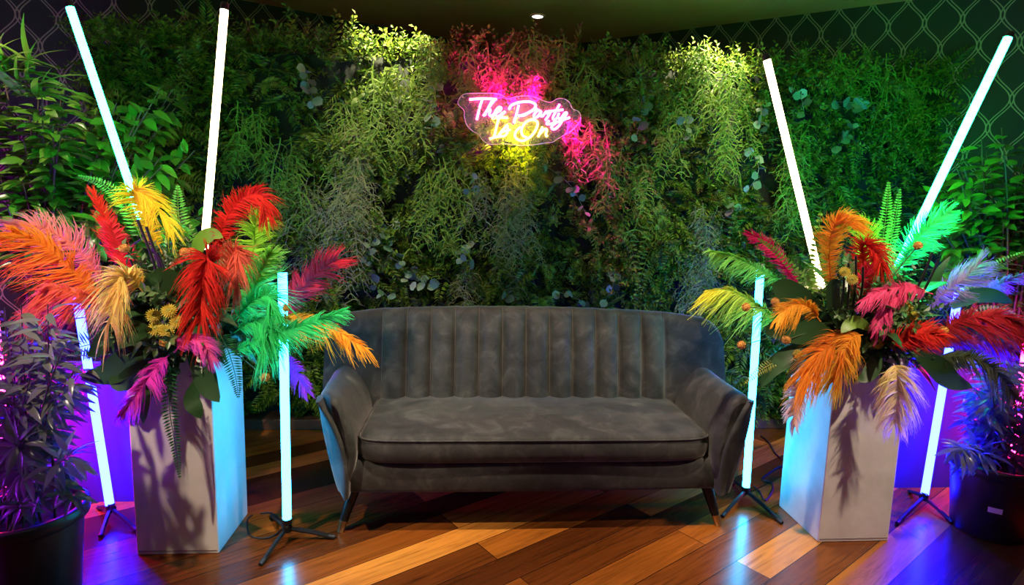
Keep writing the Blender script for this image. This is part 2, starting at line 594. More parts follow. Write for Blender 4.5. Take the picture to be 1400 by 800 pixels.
def plant_wall():
    t = thing('plant_wall', 'wide artificial green plant wall of ferns, boxwood and hanging vines behind the sofa', 'plant wall', (0.4, HY+0.05, 0))
    b = MB()
    b.box((HX0, HY, 0.0), (HX1, HY+0.09, HZ-0.05))
    b.build('backing_panel', mat('backing_board', (0.012, 0.02, 0.01), 0.9), t, False)
    b = MB()
    b.box((HX0, HY-0.16, 0.0), (HX1, HY-0.002, 0.06), 0.004)
    k = b.build('base_board', mat('base_timber', (0.09, 0.04, 0.018), 0.6), t, False)
    k['label'] = 'brown timber base board'
    # boxwood sprigs: template with small leaves along a stem
    tv, tq = [], []
    n0 = 0
    for i in range(13):
        s = 0.12 + 0.88*i/12
        ang = i*2.4
        d = np.array([cos(ang)*0.8, 0.55, sin(ang)*0.8])
        R = frame(d, np.array([0, 1, 0.3]))
        v = (LEAF_SMALL[0]*np.array([1.15, 1, 1])*0.30*(1-0.35*s)) @ R.T + np.array([0, s, -0.12*s*s])
        tv.append(v); tq.append(LEAF_SMALL[1]+n0); n0 += 4
    tv, tq = np.vstack(tv), np.vstack(tq)
    tv2, n0 = [], 0
    tq2 = []
    for i in range(18):
        s_ = 0.08 + 0.92*i/18
        sg = 1 if i % 2 else -1
        R = frame(np.array([sg*0.8, 0.75, 0.15*sin(i*1.7)]), np.array([0, 0.1, 1]))
        tv2.append((LEAF_SMALL[0]*np.array([0.55, 1, 1])*0.42*(1-0.55*s_)) @ R.T + np.array([0, s_, -0.22*s_*s_])); tq2.append(LEAF_SMALL[1]+n0); n0 += 4
    tv2, tq2 = np.vstack(tv2), np.vstack(tq2)
    fol = MB()
    def field(n, y0, y1, s0, s1, out, down, x0=HX0, x1=HX1, z0=0.05, z1=HZ, mb=fol):
        pos = np.stack([RNG.uniform(x0, x1, n), RNG.uniform(y0, y1, n), RNG.uniform(z0, z1, n)], 1)
        D = np.stack([RNG.normal(0, 0.55, n), -out*RNG.uniform(0.3, 1.2, n), RNG.normal(-down, 0.55, n)], 1)
        N = np.stack([RNG.normal(0, 0.4, n), np.full(n, -0.4), np.full(n, 0.9)], 1)
        FR, S_ = frames(D, N), RNG.uniform(s0, s1, n)
        h_ = n*5//9
        scatter(mb, tv, tq, pos[:h_], FR[:h_], S_[:h_])
        scatter(mb, tv2, tq2, pos[h_:], FR[h_:], S_[h_:]*1.25)
    field(3800, HY-0.10, HY, 0.08, 0.16, 0.8, 0.2)
    # clumps that push forward, so the wall has hollows and humps
    for _ in range(62):
        cx, cz = RNG.uniform(HX0+0.1, HX1-0.1), RNG.uniform(0.1, HZ-0.05)
        rx, rz = RNG.uniform(0.10, 0.26), RNG.uniform(0.08, 0.2)
        n = int(26 + 240*rx*rz*4)
        pos = np.stack([RNG.normal(cx, rx*0.6, n), RNG.uniform(HY-0.20, HY-0.06, n), np.clip(RNG.normal(cz, rz*0.6, n), 0.03, HZ+0.02)], 1)
        D = np.stack([RNG.normal(0, 0.6, n), -RNG.uniform(0.3, 1.1, n), RNG.normal(0.0, 0.6, n)], 1)
        N = np.stack([RNG.normal(0, 0.4, n), np.full(n, -0.4), np.full(n, 0.9)], 1)
        if RNG.random() < 0.5:
            scatter(fol, tv, tq, pos, frames(D, N), RNG.uniform(0.07, 0.13, n))
        else:
            scatter(fol, tv2, tq2, pos, frames(D, N), RNG.uniform(0.10, 0.17, n))
    # ragged top edge
    n = 620
    pos = np.stack([RNG.uniform(HX0, HX1, n), RNG.uniform(HY-0.14, HY+0.06, n), RNG.uniform(HZ-0.10, HZ-0.01, n)], 1)
    D = np.stack([RNG.normal(0, 0.5, n), RNG.uniform(-0.9, 0.2, n), RNG.uniform(0.3, 1.0, n)], 1)
    N = np.stack([RNG.normal(0, 0.4, n), np.full(n, -0.9), np.full(n, 0.4)], 1)
    scatter(fol, tv, tq, pos, frames(D, N), RNG.uniform(0.08, 0.16, n))
    f = fol.build('foliage', M['boxwood'], t, False)
    f['kind'] = 'stuff'
    # fern fronds between the boxwood
    for _ in range(96):
        fr = MB()
        x, z = RNG.uniform(HX0+0.05, HX1-0.05), RNG.uniform(0.15, HZ-0.05)
        L = RNG.uniform(0.18, 0.36)
        dx = RNG.normal(0, 0.7)
        a = np.array([x, HY-0.15, z])
        o1 = np.array([dx*L*0.6, -0.09, RNG.uniform(-0.2, 0.3)*L])
        o2 = np.array([dx*L, -0.12, -RNG.uniform(0.3, 1.0)*L])
        path = smooth_path([a, a+o1*0.8, a+o2], 9)
        frond(fr, path, RNG.uniform(0.09, 0.15), np.array([RNG.normal(0, 0.3), -1, 0.4]), 20, 0.1)
        fr.build('fern_frond', M['fern'], t, False)
    # hanging vines: forked soft strands
    def strand(mb, p, L, sway, fork, wdt):
        k = max(5, int(L/0.03))
        pts = [np.array(p)]
        vx, vy = sway, -0.15
        for i in range(k):
            vx = vx*0.75 + RNG.normal(0, 0.16)
            vy = vy*0.8 + RNG.normal(-0.01, 0.10)
            q = pts[-1] + np.array([vx, vy, -1.0])*L/k
            q[1] = min(max(q[1], HY-0.27), HY-0.12)
            pts.append(q)
        pts = np.array(pts)
        ribbon(mb, pts, np.linspace(wdt, wdt*0.5, k+1), np.array([RNG.normal(0, 0.4), -1, 0.1]))
        for i in range(1, k+1):
            for _ in range(fork):
                if RNG.random() < 0.25:
                    continue
                sx = RNG.choice((-1, 1))*RNG.uniform(0.5, 1.3)
                Lb = RNG.uniform(0.025, 0.085)
                d0 = nrm(np.array([sx, RNG.uniform(-0.7, 0.1), -RNG.uniform(0.1, 0.7)]))
                b0 = pts[i]
                b1 = b0 + d0*Lb*0.5
                b2 = b1 + nrm(d0 + np.array([0, 0, -RNG.uniform(0.5, 1.6)]))*Lb*0.6
                wn = np.array([RNG.normal(0, 0.5), -1, 0.2])
                ribbon(mb, np.array([b0, b1, b2]), (wdt*0.9, wdt*0.8, wdt*0.35), wn)
                for bb in (b1, b2):
                    e = nrm(d0 + np.array([RNG.normal(0, 0.8), RNG.normal(0, 0.5), RNG.normal(-0.4, 0.6)]))*RNG.uniform(0.012, 0.032)
                    ribbon(mb, np.array([bb, bb+e*0.6, bb+e]), (wdt*0.8, wdt*0.6, wdt*0.3), wn)
    # (x px, top y px, bottom y px, width px, strands, material)
    cols = [(525, 90, 235, 26, 16, 'vine'), (470, 130, 250, 22, 12, 'vine'), (388, 190, 330, 26, 16, 'vine'), (345, 140, 260, 30, 12, 'vine'),
            (590, 60, 180, 24, 9, 'vine'), (735, 50, 150, 36, 18, 'vine'), (800, 90, 240, 22, 13, 'vine'), (875, 215, 310, 16, 10, 'vine'),
            (965, 60, 190, 22, 14, 'vine'), (1000, 80, 250, 24, 14, 'vine'), (915, 130, 235, 20, 9, 'vine'), (610, 215, 330, 24, 12, 'vine'),
            (585, 235, 330, 18, 9, 'vine'), (670, 80, 150, 26, 12, 'vine'), (1225, 80, 190, 40, 14, 'vine'), (1180, 60, 140, 36, 10, 'vine'),
            (1090, 170, 330, 26, 12, 'vine'), (640, 60, 140, 30, 12, 'vine'), (835, 180, 290, 26, 10, 'vine'),
            (488, 170, 350, 20, 26, 'moss'), (705, 225, 385, 17, 26, 'moss'), (655, 225, 310, 14, 14, 'moss_grey'), (965, 280, 425, 28, 26, 'moss_grey'),
            (635, 365, 425, 18, 12, 'moss'), (420, 250, 400, 16, 10, 'moss_grey'), (460, 240, 400, 14, 12, 'moss_grey')]
    for px, y0, y1, wpx, ns, mk in cols:
        vb = MB()
        for _ in range(int(ns*0.8)):
            q = np.clip(RNG.normal(0, 0.5), -1, 1)
            top = at(px + q*wpx, y0 + RNG.uniform(-8, 30), HY-0.17-RNG.random()*0.05)
            bot = at(px + q*wpx*1.1, y1 + RNG.uniform(-55, 15), HY-0.19)
            L = max(0.08, top[2]-bot[2])
            strand(vb, top, L, RNG.normal(0, 0.12), 2, 0.0062 if mk == 'vine' else 0.0036)
        o = vb.build('hanging_vine' if mk == 'vine' else 'hanging_moss', M[mk], t, False)
        if mk != 'vine':
            o['label'] = 'pale yellowish trailing moss' if mk == 'moss' else 'grey green trailing moss'
    # eucalyptus sprigs with round grey leaves
    eus = [(418, 95, 432, 150, 9), (598, 110, 590, 185, 9), (885, 120, 868, 195, 9), (938, 160, 945, 190, 5), (1042, 140, 1040, 185, 8),
           (1030, 210, 1020, 265, 7), (1130, 140, 1180, 150, 9), (1165, 170, 1140, 205, 9), (740, 222, 800, 290, 12), (545, 300, 500, 360, 10),
           (520, 320, 560, 390, 12), (560, 370, 600, 395, 9), (640, 235, 638, 270, 5), (640, 335, 645, 365, 6), (765, 400, 800, 420, 6),
           (840, 370, 825, 415, 7), (985, 265, 988, 300, 6), (700, 395, 690, 412, 4), (500, 370, 535, 410, 8), (1085, 120, 1100, 160, 5)]
    for x0, y0, x1, y1, nl in eus:
        eb = MB()
        a, b2 = at(x0, y0, HY-0.15), at(x1, y1, HY-0.24)
        mid = (a+b2)/2 + np.array([RNG.normal(0, 0.02), -0.05, 0.01])
        path = smooth_path([a, mid, b2], 10)
        eb.tube(path, np.linspace(0.002, 0.001, 10), 5, False)
        for i in range(nl):
            p = path[min(9, int(i/nl*10))]
            sg = 1 if i % 2 else -1
            d = np.array([sg*RNG.uniform(0.4, 1), -RNG.uniform(0.1, 0.8), RNG.uniform(-0.8, 0.5)])
            put_leaf(eb, LEAF_ROUND, p, d, np.array([RNG.normal(0, 0.9), -0.8, RNG.uniform(-0.6, 1.2)]), RNG.uniform(0.036, 0.062))
        o = eb.build('eucalyptus_sprig', M['eucalyptus'], t, True)
        o['label'] = 'sprig of round grey green eucalyptus leaves'
    return t


def ribbon(mb, pts, widths, normal):
    pts = np.asarray(pts, float)
    T = np.gradient(pts, axis=0)
    S = np.cross(T, np.asarray(normal, float))
    S /= np.maximum(np.linalg.norm(S, axis=1, keepdims=True), 1e-9)
    w = np.broadcast_to(np.asarray(widths, float), (len(pts),))[:, None]*0.5
    P = np.stack([pts-S*w, pts+S*w], 1)
    mb.grid(P)


plant_wall()


# ------------------------------------------------------------------ sofa
SX = 0.287


def velvet():
    m = mat('grey_velvet', (0.035, 0.035, 0.037), 0.75, spec=0.25)
    k = NT(m)
    tc = k.n('ShaderNodeTexCoord')
    n1 = k.n('ShaderNodeTexNoise', i_Scale=11.0, i_Detail=6.0, i_Roughness=0.66, i_Distortion=0.7)
    k.l(tc.outputs['Object'], n1.inputs[0])
    c = k.ramp(n1.outputs[0], [(0.33, (0.018, 0.0185, 0.019)), (0.52, (0.033, 0.033, 0.034)), (0.72, (0.066, 0.065, 0.065))])
    k.l(c, k.b.inputs['Base Color'])
    k.b.inputs['Sheen Weight'].default_value = 0.34
    k.b.inputs['Sheen Roughness'].default_value = 0.35
    k.b.inputs['Sheen Tint'].default_value = (0.8, 0.78, 0.75, 1)
    n2 = k.n('ShaderNodeTexNoise', i_Scale=420.0, i_Detail=2.0)
    k.l(tc.outputs['Object'], n2.inputs[0])
    bp = k.n('ShaderNodeBump', i_Strength=0.12, i_Distance=0.001)
    k.l(k.math('MULTIPLY_ADD', n1.outputs[0], 2.0, n2.outputs[0]), bp.inputs['Height'])
    k.l(bp.outputs[0], k.b.inputs['Normal'])
    return m


def sofa():
    vm = velvet()
    wood = mat('black_leg', (0.006, 0.0055, 0.005), 0.4, spec=0.25)
    t = thing('sofa', 'dark grey velvet loveseat with vertical channel tufted back and flared arms', 'sofa', (SX, 2.5, 0))
    # --- seat cushion (rounded slab, crowned top)
    def cushion(hx, y0, y1, z0, z1, crown, ex=10):
        mb = MB()
        nu, nv = 56, 40
        top, bot = [], []
        cy, hy = (y0+y1)/2, (y1-y0)/2
        rows = []
        prof = []                                  # (inset, z) from bottom centre out to top centre
        R = (z1-z0)/2
        for a in np.linspace(-pi/2, pi/2, 11):
            prof.append((R*0.42*(1-cos(a)), (z0+z1)/2 + R*sin(a)))
        ang = np.linspace(0, 2*pi, 120, endpoint=False)
        def ring(ins, z, k=1.0):
            hx2, hy2 = (hx-ins)*k, (hy-ins)*k
            c, s = np.cos(ang), np.sin(ang)
            e = 2.0/ex
            x = hx2*np.sign(c)*np.abs(c)**e
            y = hy2*np.sign(s)*np.abs(s)**e
            tp = 1-0.02*(y/hy+1)/2
            zz = np.full_like(x, z)
            return np.stack([SX + x*tp, cy + y, zz], 1), x/hx, y/hy
        for k in (0.3, 0.7):
            rows.append(ring(prof[0][0], z0, k)[0])
        for ins, z in prof:
            rows.append(ring(ins, z)[0])
        for k in (0.97, 0.9, 0.75, 0.55, 0.35, 0.15):
            r, x, y = ring(prof[-1][0], z1, k)
            r[:, 2] += crown*(1-k**2)
            rows.append(r)
        mb.grid(rows, close_v=True)
        mb.fan(rows[0]); mb.fan(rows[-1], True)
        return mb, ring
    mb, ring = cushion(0.690, 2.095, 2.66, 0.298, 0.402, 0.016)
    cu = mb.build('seat_cushion', vm, t)
    pb = MB()
    r, _, _ = ring(0.0035, 0.391)
    pb.tube(np.vstack([r, r[:1]]), 0.0034, 6, False)
    sub('piping', pb, vm, cu)
    # --- base frame / front rail
    rb = MB()
    rows = []
    for z, hx, yf in ((0.172, 0.735, 2.150), (0.178, 0.742, 2.135), (0.19, 0.745, 2.130), (0.26, 0.715, 2.128), (0.30, 0.70, 2.132), (0.305, 0.69, 2.14)):
        xs = np.linspace(-1, 1, 25)
        fr = np.stack([SX+xs*hx, yf - 0.012*(1-xs**2) , np.full(25, z)], 1)
        bk = np.stack([SX+xs[::-1]*hx, np.full(25, 2.86), np.full(25, z)], 1)
        rows.append(np.vstack([fr, bk]))
    rb.grid(rows, close_v=True)
    rb.fan(rows[0]); rb.fan(rows[-1], True)
    rb.build('base_frame', vm, t)
    # --- backrest: channels
    seams = [-0.660 + 1.317*i/12 for i in range(13)]
    HXB = 0.885
    def topz(x):
        a = abs(x)/HXB
        z = 0.803 - 0.030*a**2
        c = 0.065
        d = (HXB-abs(x))
        if d < c:
            z -= c - sqrt(max(0, c*c-(c-d)**2))
        return z
    def backy(x):
        a = max(0, (abs(x)-0.60)/(HXB-0.60))
        return -0.13*a**2.2              # the ends wrap forwards
    def bulge(x):
        if abs(x) >= 0.66:
            return 0.0 if abs(x) > 0.665 else 0.0
        wdt = 1.317/12
        u = ((x+0.660) % wdt)/wdt
        return 0.040*(1-abs(2*u-1)**2.2)
    xs = []
    wdt = 1.317/12
    for x in np.linspace(-HXB, -0.660, 22)[:-1]:
        xs.append(x)
    for i in range(12):
        for j in range(12):
            xs.append(-0.660 + wdt*(i+j/12))
    for x in np.linspace(0.657, HXB, 22):
        xs.append(x)
    xs = np.array(sorted(xs))
    bb = MB()
    P = []
    for x in xs:
        tz = topz(x)
        col = []
        zb = 0.30
        for s in np.linspace(0, 1, 16):
            z = zb + (tz-0.045-zb)*s
            fall = min(1, (1-s)*6+0.35)
            edge = bulge(x)*fall
            ins = 0.0
            if abs(x) > 0.66:
                ins = 0.018*sin(min(1, (abs(x)-0.66)/0.12)*pi/2)
            col.append((SX+x, 2.585 + backy(x) + 0.21*(z-0.30) - edge - ins - 0.012*sin(s*pi), z))
        yt = col[-1][1]
        for a in np.linspace(0, pi, 10)[1:]:
            r = 0.07
            yy = yt + r*(1-cos(a))
            col.append((SX+x, yy, tz-0.045 + 0.045*sin(a)))
        yb = col[-1][1]
        for s in np.linspace(0, 1, 5)[1:]:
            col.append((SX+x, yb+0.01*s, (tz-0.045)*(1-s)+0.2*s))
        P.append(col)
    P = np.array(P)
    # the seam grooves
    for i, x in enumerate(xs):
        for s0 in seams:
            if abs(x-s0) < 0.002:
                P[i, :18, 1] += 0.008
    # round off the two ends
    bb.grid(P)
    bb.fan(P[0], True); bb.fan(P[-1], False)
    bk = bb.build('backrest', vm, t)
    sb = MB()
    for s0 in seams:
        i = int(np.argmin(np.abs(xs-s0)))
        pth = P[i, :19].copy()
        pth[:, 1] -= 0.003
        pth[16:, 2] += 0.002
        sb.tube(pth, 0.0022, 5, False)
    sub('seam_welt', sb, mat('welt', (0.06, 0.058, 0.056), 0.7), bk)
    # --- arms
    def arm(sg):
        # outlines (x outwards positive, z) at stations along y: counter-clockwise from the outer foot
        def section(y):
            s = (y-2.10)/(2.80-2.10)
            ow = 0.828 + 0.045*s            # outer top
            ob = 0.748 + 0.05*s
            iw = 0.690 + 0.020*s
            zt = 0.568 - 0.012*sin(s*pi)
            if s > 0.62:
                zt += 0.16*((s-0.62)/0.38)**2
            zb = 0.174
            key = [(ob-0.004, zb), (ob+0.012, zb+0.03), (ob+(ow-ob)*0.5, zb+(zt-zb)*0.45), (ow-0.004, zt-0.09), (ow, zt-0.035), (ow-0.018, zt-0.006), (ow-0.05, zt+0.002),
                   (ow-0.085, zt-0.022), (iw+0.032, zt-0.075), (iw+0.005, zt-0.135), (iw-0.008, 0.36), (iw-0.004, 0.29), (iw+0.018, 0.22), (ob-0.03, zb+0.004)]
            return smooth_path(key, 56, closed=True)
        rings = []
        st = [(2.088, 0.030), (2.090, 0.018), (2.096, 0.008), (2.106, 0.002), (2.125, 0.0)] + [(y, 0.0) for y in np.linspace(2.16, 2.80, 18)]
        for y, ins in st:
            r = section(max(y, 2.10))
            c = r.mean(0)
            d = r-c
            ln = np.linalg.norm(d, axis=1, keepdims=True)
            r = c + d*(1-np.minimum(0.5, ins/np.maximum(ln, 0.03)))
            # the outer front edge is cut back at a slant
            s_ = np.clip((r[:, 1]-0.172)/0.39, 0, 1)
            fr_ = np.clip((r[:, 0]-(0.752+0.08*s_**0.85-0.062))/0.062, 0, 1.1)
            yy = y + 0.082*(1.0 if sg < 0 else 0.3)*fr_*max(0, 1-(y-2.088)/0.2)
            rings.append(np.stack([SX + sg*r[:, 0], yy, r[:, 1]], 1))
        ab = MB()
        ab.grid(rings, close_v=True)
        ab.fan(rings[0]); ab.fan(rings[-1], True)
        o = ab.build('armrest', vm, t)
        # outer front facing panel: slim slab running up the outer edge
        fb = MB()
        Q = []
        for s in np.linspace(0, 1, 18):
            x_out = 0.752 + (0.832-0.752)*s**0.85
            z = 0.172 + (0.548-0.172)*s
            w = 0.016 + 0.056*sin(pi*min(1, s*0.88+0.10))**0.8
            x_in = x_out - w
            Q.append([(SX+sg*(x_out-0.01), 2.34, z), (SX+sg*(x_out+0.010*(1-s**5)-0.010*s**8), 2.24, z), (SX+sg*(x_out+0.008*(1-s**5)-0.008*s**8), 2.158, z), (SX+sg*(x_out-0.002), 2.144, z), (SX+sg*(x_out-w*0.45), 2.108, z), (SX+sg*(x_in+0.008), 2.080, z), (SX+sg*(x_in-0.001), 2.079, z), (SX+sg*(x_in-0.006), 2.095, z), (SX+sg*x_in, 2.34, z)])
        Q = np.array(Q)
        if sg > 0:
            Q[:, 1:-1, 1] = 2.079 + (Q[:, 1:-1, 1]-2.079)*0.3
        fb.grid(Q, close_v=True)
        fb.fan(Q[0]); fb.fan(Q[-1], True)
        sub('arm_front_panel', fb, vm, o)
    arm(-1); arm(1)
    # --- legs
    for sg in (-1, 1):
        for front in (True, False):
            top = np.array([SX+sg*0.70, 2.20 if front else 2.80, 0.185])
            ft = np.array([SX+sg*0.757, 2.165 if front else 2.85, 0.0])
            mid = top + (ft-top)*0.76
            lb = MB()
            lb.tube([top, top+(mid-top)*0.5, mid], (0.026, 0.021, 0.0165), 18)
            lo = lb.build('leg', wood, t)
            tb = MB()
            f2 = ft.copy()
            tb.tube([mid, mid+(f2-mid)*0.97, f2], (0.0172, 0.0135, 0.012), 18)
            tp = sub('leg_tip', tb, M['brass'], lo)
            tp['label'] = 'brass leg tip'
    return t


sofa()


# ------------------------------------------------------------------ plinths
def plinth(x0, y0, s, h, label, seed):
    m = mat('white_plinth_paint', (0.62, 0.58, 0.57), 0.42)
    k = NT(m)
    tc = k.n('ShaderNodeTexCoord')
    n1 = k.n('ShaderNodeTexNoise', i_Scale=5.0+seed, i_Detail=6.0, i_Roughness=0.6)
    k.l(tc.outputs['Object'], n1.inputs[0])
    k.l(k.ramp(n1.outputs[0], [(0.3, (0.53, 0.49, 0.48)), (0.6, (0.66, 0.62, 0.61))]), k.b.inputs['Base Color'])
    t = thing('plinth', label, 'plinth', (x0+s/2, y0+s/2, 0))
    b = MB()
    b.box((x0, y0, 0.0), (x0+s, y0+s, h), 0.003)
    b.build('box_body', m, t, False)
    b = MB()
    b.box((x0+0.006, y0-0.0015, 0.012), (x0+s-0.006, y0-0.0002, 0.016))
    b.build('joint_line', mat('joint_line', (0.3, 0.26, 0.25), 0.6), t, False)
    return t


PH = 0.74
PL = plinth(-1.150, 2.033, 0.281, PH, 'white square plinth carrying the left flower arrangement', 0)
PR = plinth(1.385, 2.030, 0.290, PH, 'white square plinth carrying the right flower arrangement', 2)


# ------------------------------------------------------------------ LED tubes
def led_tube(label, a, b, r, key, stand=None, group=None, pole=None, name='led_tube_light'):
    """a = bottom end of the lit part, b = top end"""
    a, b = np.asarray(a, float), np.asarray(b, float)
    d = nrm(b-a)
    base = stand if stand is not None else (pole if pole is not None else a)
    t = thing(name, label, 'tube light', tuple(base), group)
    mb = MB()
    mb.tube(np.linspace(a, b, 6), r, 16)
    mb.build('lit_tube', M['led_'+key], t)
    for e, s in ((b, 1), (a, -1)):
        mb = MB()
        mb.tube([e-d*s*0.006, e+d*s*0.014, e+d*s*0.018], (r*1.06, r*1.06, r*0.8), 16)
        mb.build('end_cap', M['black'], t)
    if stand is not None:
        st = np.asarray(stand, float)
        hub_top = a - d*0.018
        hub = np.array([hub_top[0]*0.7+st[0]*0.3, hub_top[1]*0.7+st[1]*0.3, 0.052])
        mb = MB()
        mb.tube([hub_top, hub+np.array([0, 0, 0.022]), hub, hub-np.array([0, 0, 0.012])], (r*0.9, r*0.9, r*1.25, r*1.1), 14)
        mb.build('stand_hub', M['black_metal'], t)
        return t, hub
    if pole is not None:
        pb = np.asarray(pole, float)
        mb = MB()
        mb.tube(np.linspace(pb+np.array([0, 0, 0.006]), a-d*0.01, 5), 0.009, 10)
        mb.build('mounting_pole', M['black_metal'], t)
        mb = MB()
        mb.lathe([(0.04, pb[2]+0.0005), (0.04, pb[2]+0.006), (0.01, pb[2]+0.009)], 24, (pb[0], pb[1], 0), True, True)
        mb.build('base_plate', M['black_metal'], t)
    return t, None


def tripod(t, hub, feet):
    for f in feet:
        f = np.array([f[0], f[1], 0.008])
        mb = MB()
        mid = (hub+f)/2 + np.array([0, 0, 0.004])
        mb.tube([hub, mid, f], (0.008, 0.0085, 0.008), 6)
        o = mb.build('tripod_leg', M['black_metal'], t, False)
        mb = MB()
        dd = nrm(f-hub)
        mb.tube([f-dd*0.02, f+dd*0.004], (0.0088, 0.0088), 8)
        k = sub('rubber_foot', mb, M['rubber'], o)


def feet_from(hub, *angs, r=0.19):
    return [(hub[0]+r*cos(radians(a)), hub[1]+r*sin(radians(a))) for a in angs]


# cyan tubes beside the sofa
c0 = on_floor(392, 740)
bt = at(392.5, 711, c0[1]); tp = at(386, 370, c0[1])
tl, hub = led_tube('cyan LED tube standing on a black tripod between the left plinth and sofa', bt, tp, 0.0155, 'cyan', c0, 'cyan floor tubes')
tripod(tl, hub, [on_floor(357, 774)[:2], on_floor(456, 737)[:2], (hub[0]-0.11, hub[1]+0.17)])
c0 = on_floor(1018, 686)
bt = at(1020, 667, c0[1]); tp = at(1040, 366, c0[1])
tl, hub = led_tube('cyan LED tube on a tripod partly hidden behind the sofa right arm', bt, tp, 0.0155, 'cyan', c0, 'cyan floor tubes')
tripod(tl, hub, [on_floor(988, 708)[:2], on_floor(1068, 717)[:2], (hub[0]+0.03, hub[1]+0.2)])
# blue tubes behind the plinths
c0 = on_floor(153, 712)
bt = at(150.5, 692, c0[1]); tp = at(105, 405, c0[1]+0.06)
tl, hub = led_tube('blue LED tube leaning on its tripod between the left pot and plinth', bt, tp, 0.0155, 'blue', c0, 'blue floor tubes')
tripod(tl, hub, [on_floor(138, 735)[:2], on_floor(186, 727)[:2], (hub[0]-0.10, hub[1]+0.09)])
c0 = on_floor(1262, 695)
bt = at(1264, 677, c0[1]); tp = at(1312, 392, c0[1]+0.05)
tl, hub = led_tube('blue LED tube leaning on its tripod between the right plinth and pot', bt, tp, 0.0155, 'blue', c0, 'blue floor tubes')
tripod(tl, hub, [on_floor(1227, 718)[:2], on_floor(1300, 716)[:2], (hub[0]+0.05, hub[1]+0.14)])
# red tubes at the outer edges
c0 = on_floor(16, 705)
bt = at(15, 682, c0[1]); tp = at(-12, 400, c0[1])
tl, hub = led_tube('red LED tube standing behind the left potted plant', bt, tp, 0.016, 'red', c0, 'red floor tubes')
tripod(tl, hub, feet_from(hub, 270, 30, 150))
c0 = on_floor(1378, 672)
bt = at(1380, 652, c0[1]); tp = at(1412, 410, c0[1])
tl, hub = led_tube('red LED tube standing behind the right potted plant', bt, tp, 0.016, 'red', c0, 'red floor tubes')
tripod(tl, hub, feet_from(hub, 270, 8, 172))
for x_, y_, lab in ((-2.10, 1.45, 'violet LED tube on a tripod at the far left of the room'),):
    tl, hub = led_tube(lab, (x_, y_, 0.075), (x_, y_, 1.09), 0.0155, 'violet', np.array([x_, y_, 0.0]))
    tripod(tl, hub, feet_from(hub, 90, 210, 330))
# the four tall ones rising out of the flowers
lt = (PL.location[0], PL.location[1])
rt = (PR.location[0], PR.location[1])
led_tube('mint green LED tube leaning left out of the left flower arrangement', at(194, 302, 2.27), at(95, 8, 2.27), 0.0130, 'mint', None, 'tubes in the flower arrangements', (lt[0]-0.03, lt[1]+0.09, PH))
led_tube('white LED tube rising out of the left flower arrangement', at(279, 343, 2.24), at(307, 11, 2.24), 0.0132, 'white', None, 'tubes in the flower arrangements', (lt[0]+0.07, lt[1]+0.08, PH))
led_tube('white LED tube leaning left out of the right flower arrangement', at(1124, 395, 2.25), at(1048, 80, 2.25), 0.0138, 'white', None, 'tubes in the flower arrangements', (rt[0]-0.07, rt[1]+0.08, PH))
led_tube('green LED tube leaning right out of the right flower arrangement', at(1226, 368, 2.25), at(1379, 50, 2.25), 0.0150, 'green', None, 'tubes in the flower arrangements', (rt[0]+0.05, rt[1]+0.08, PH))


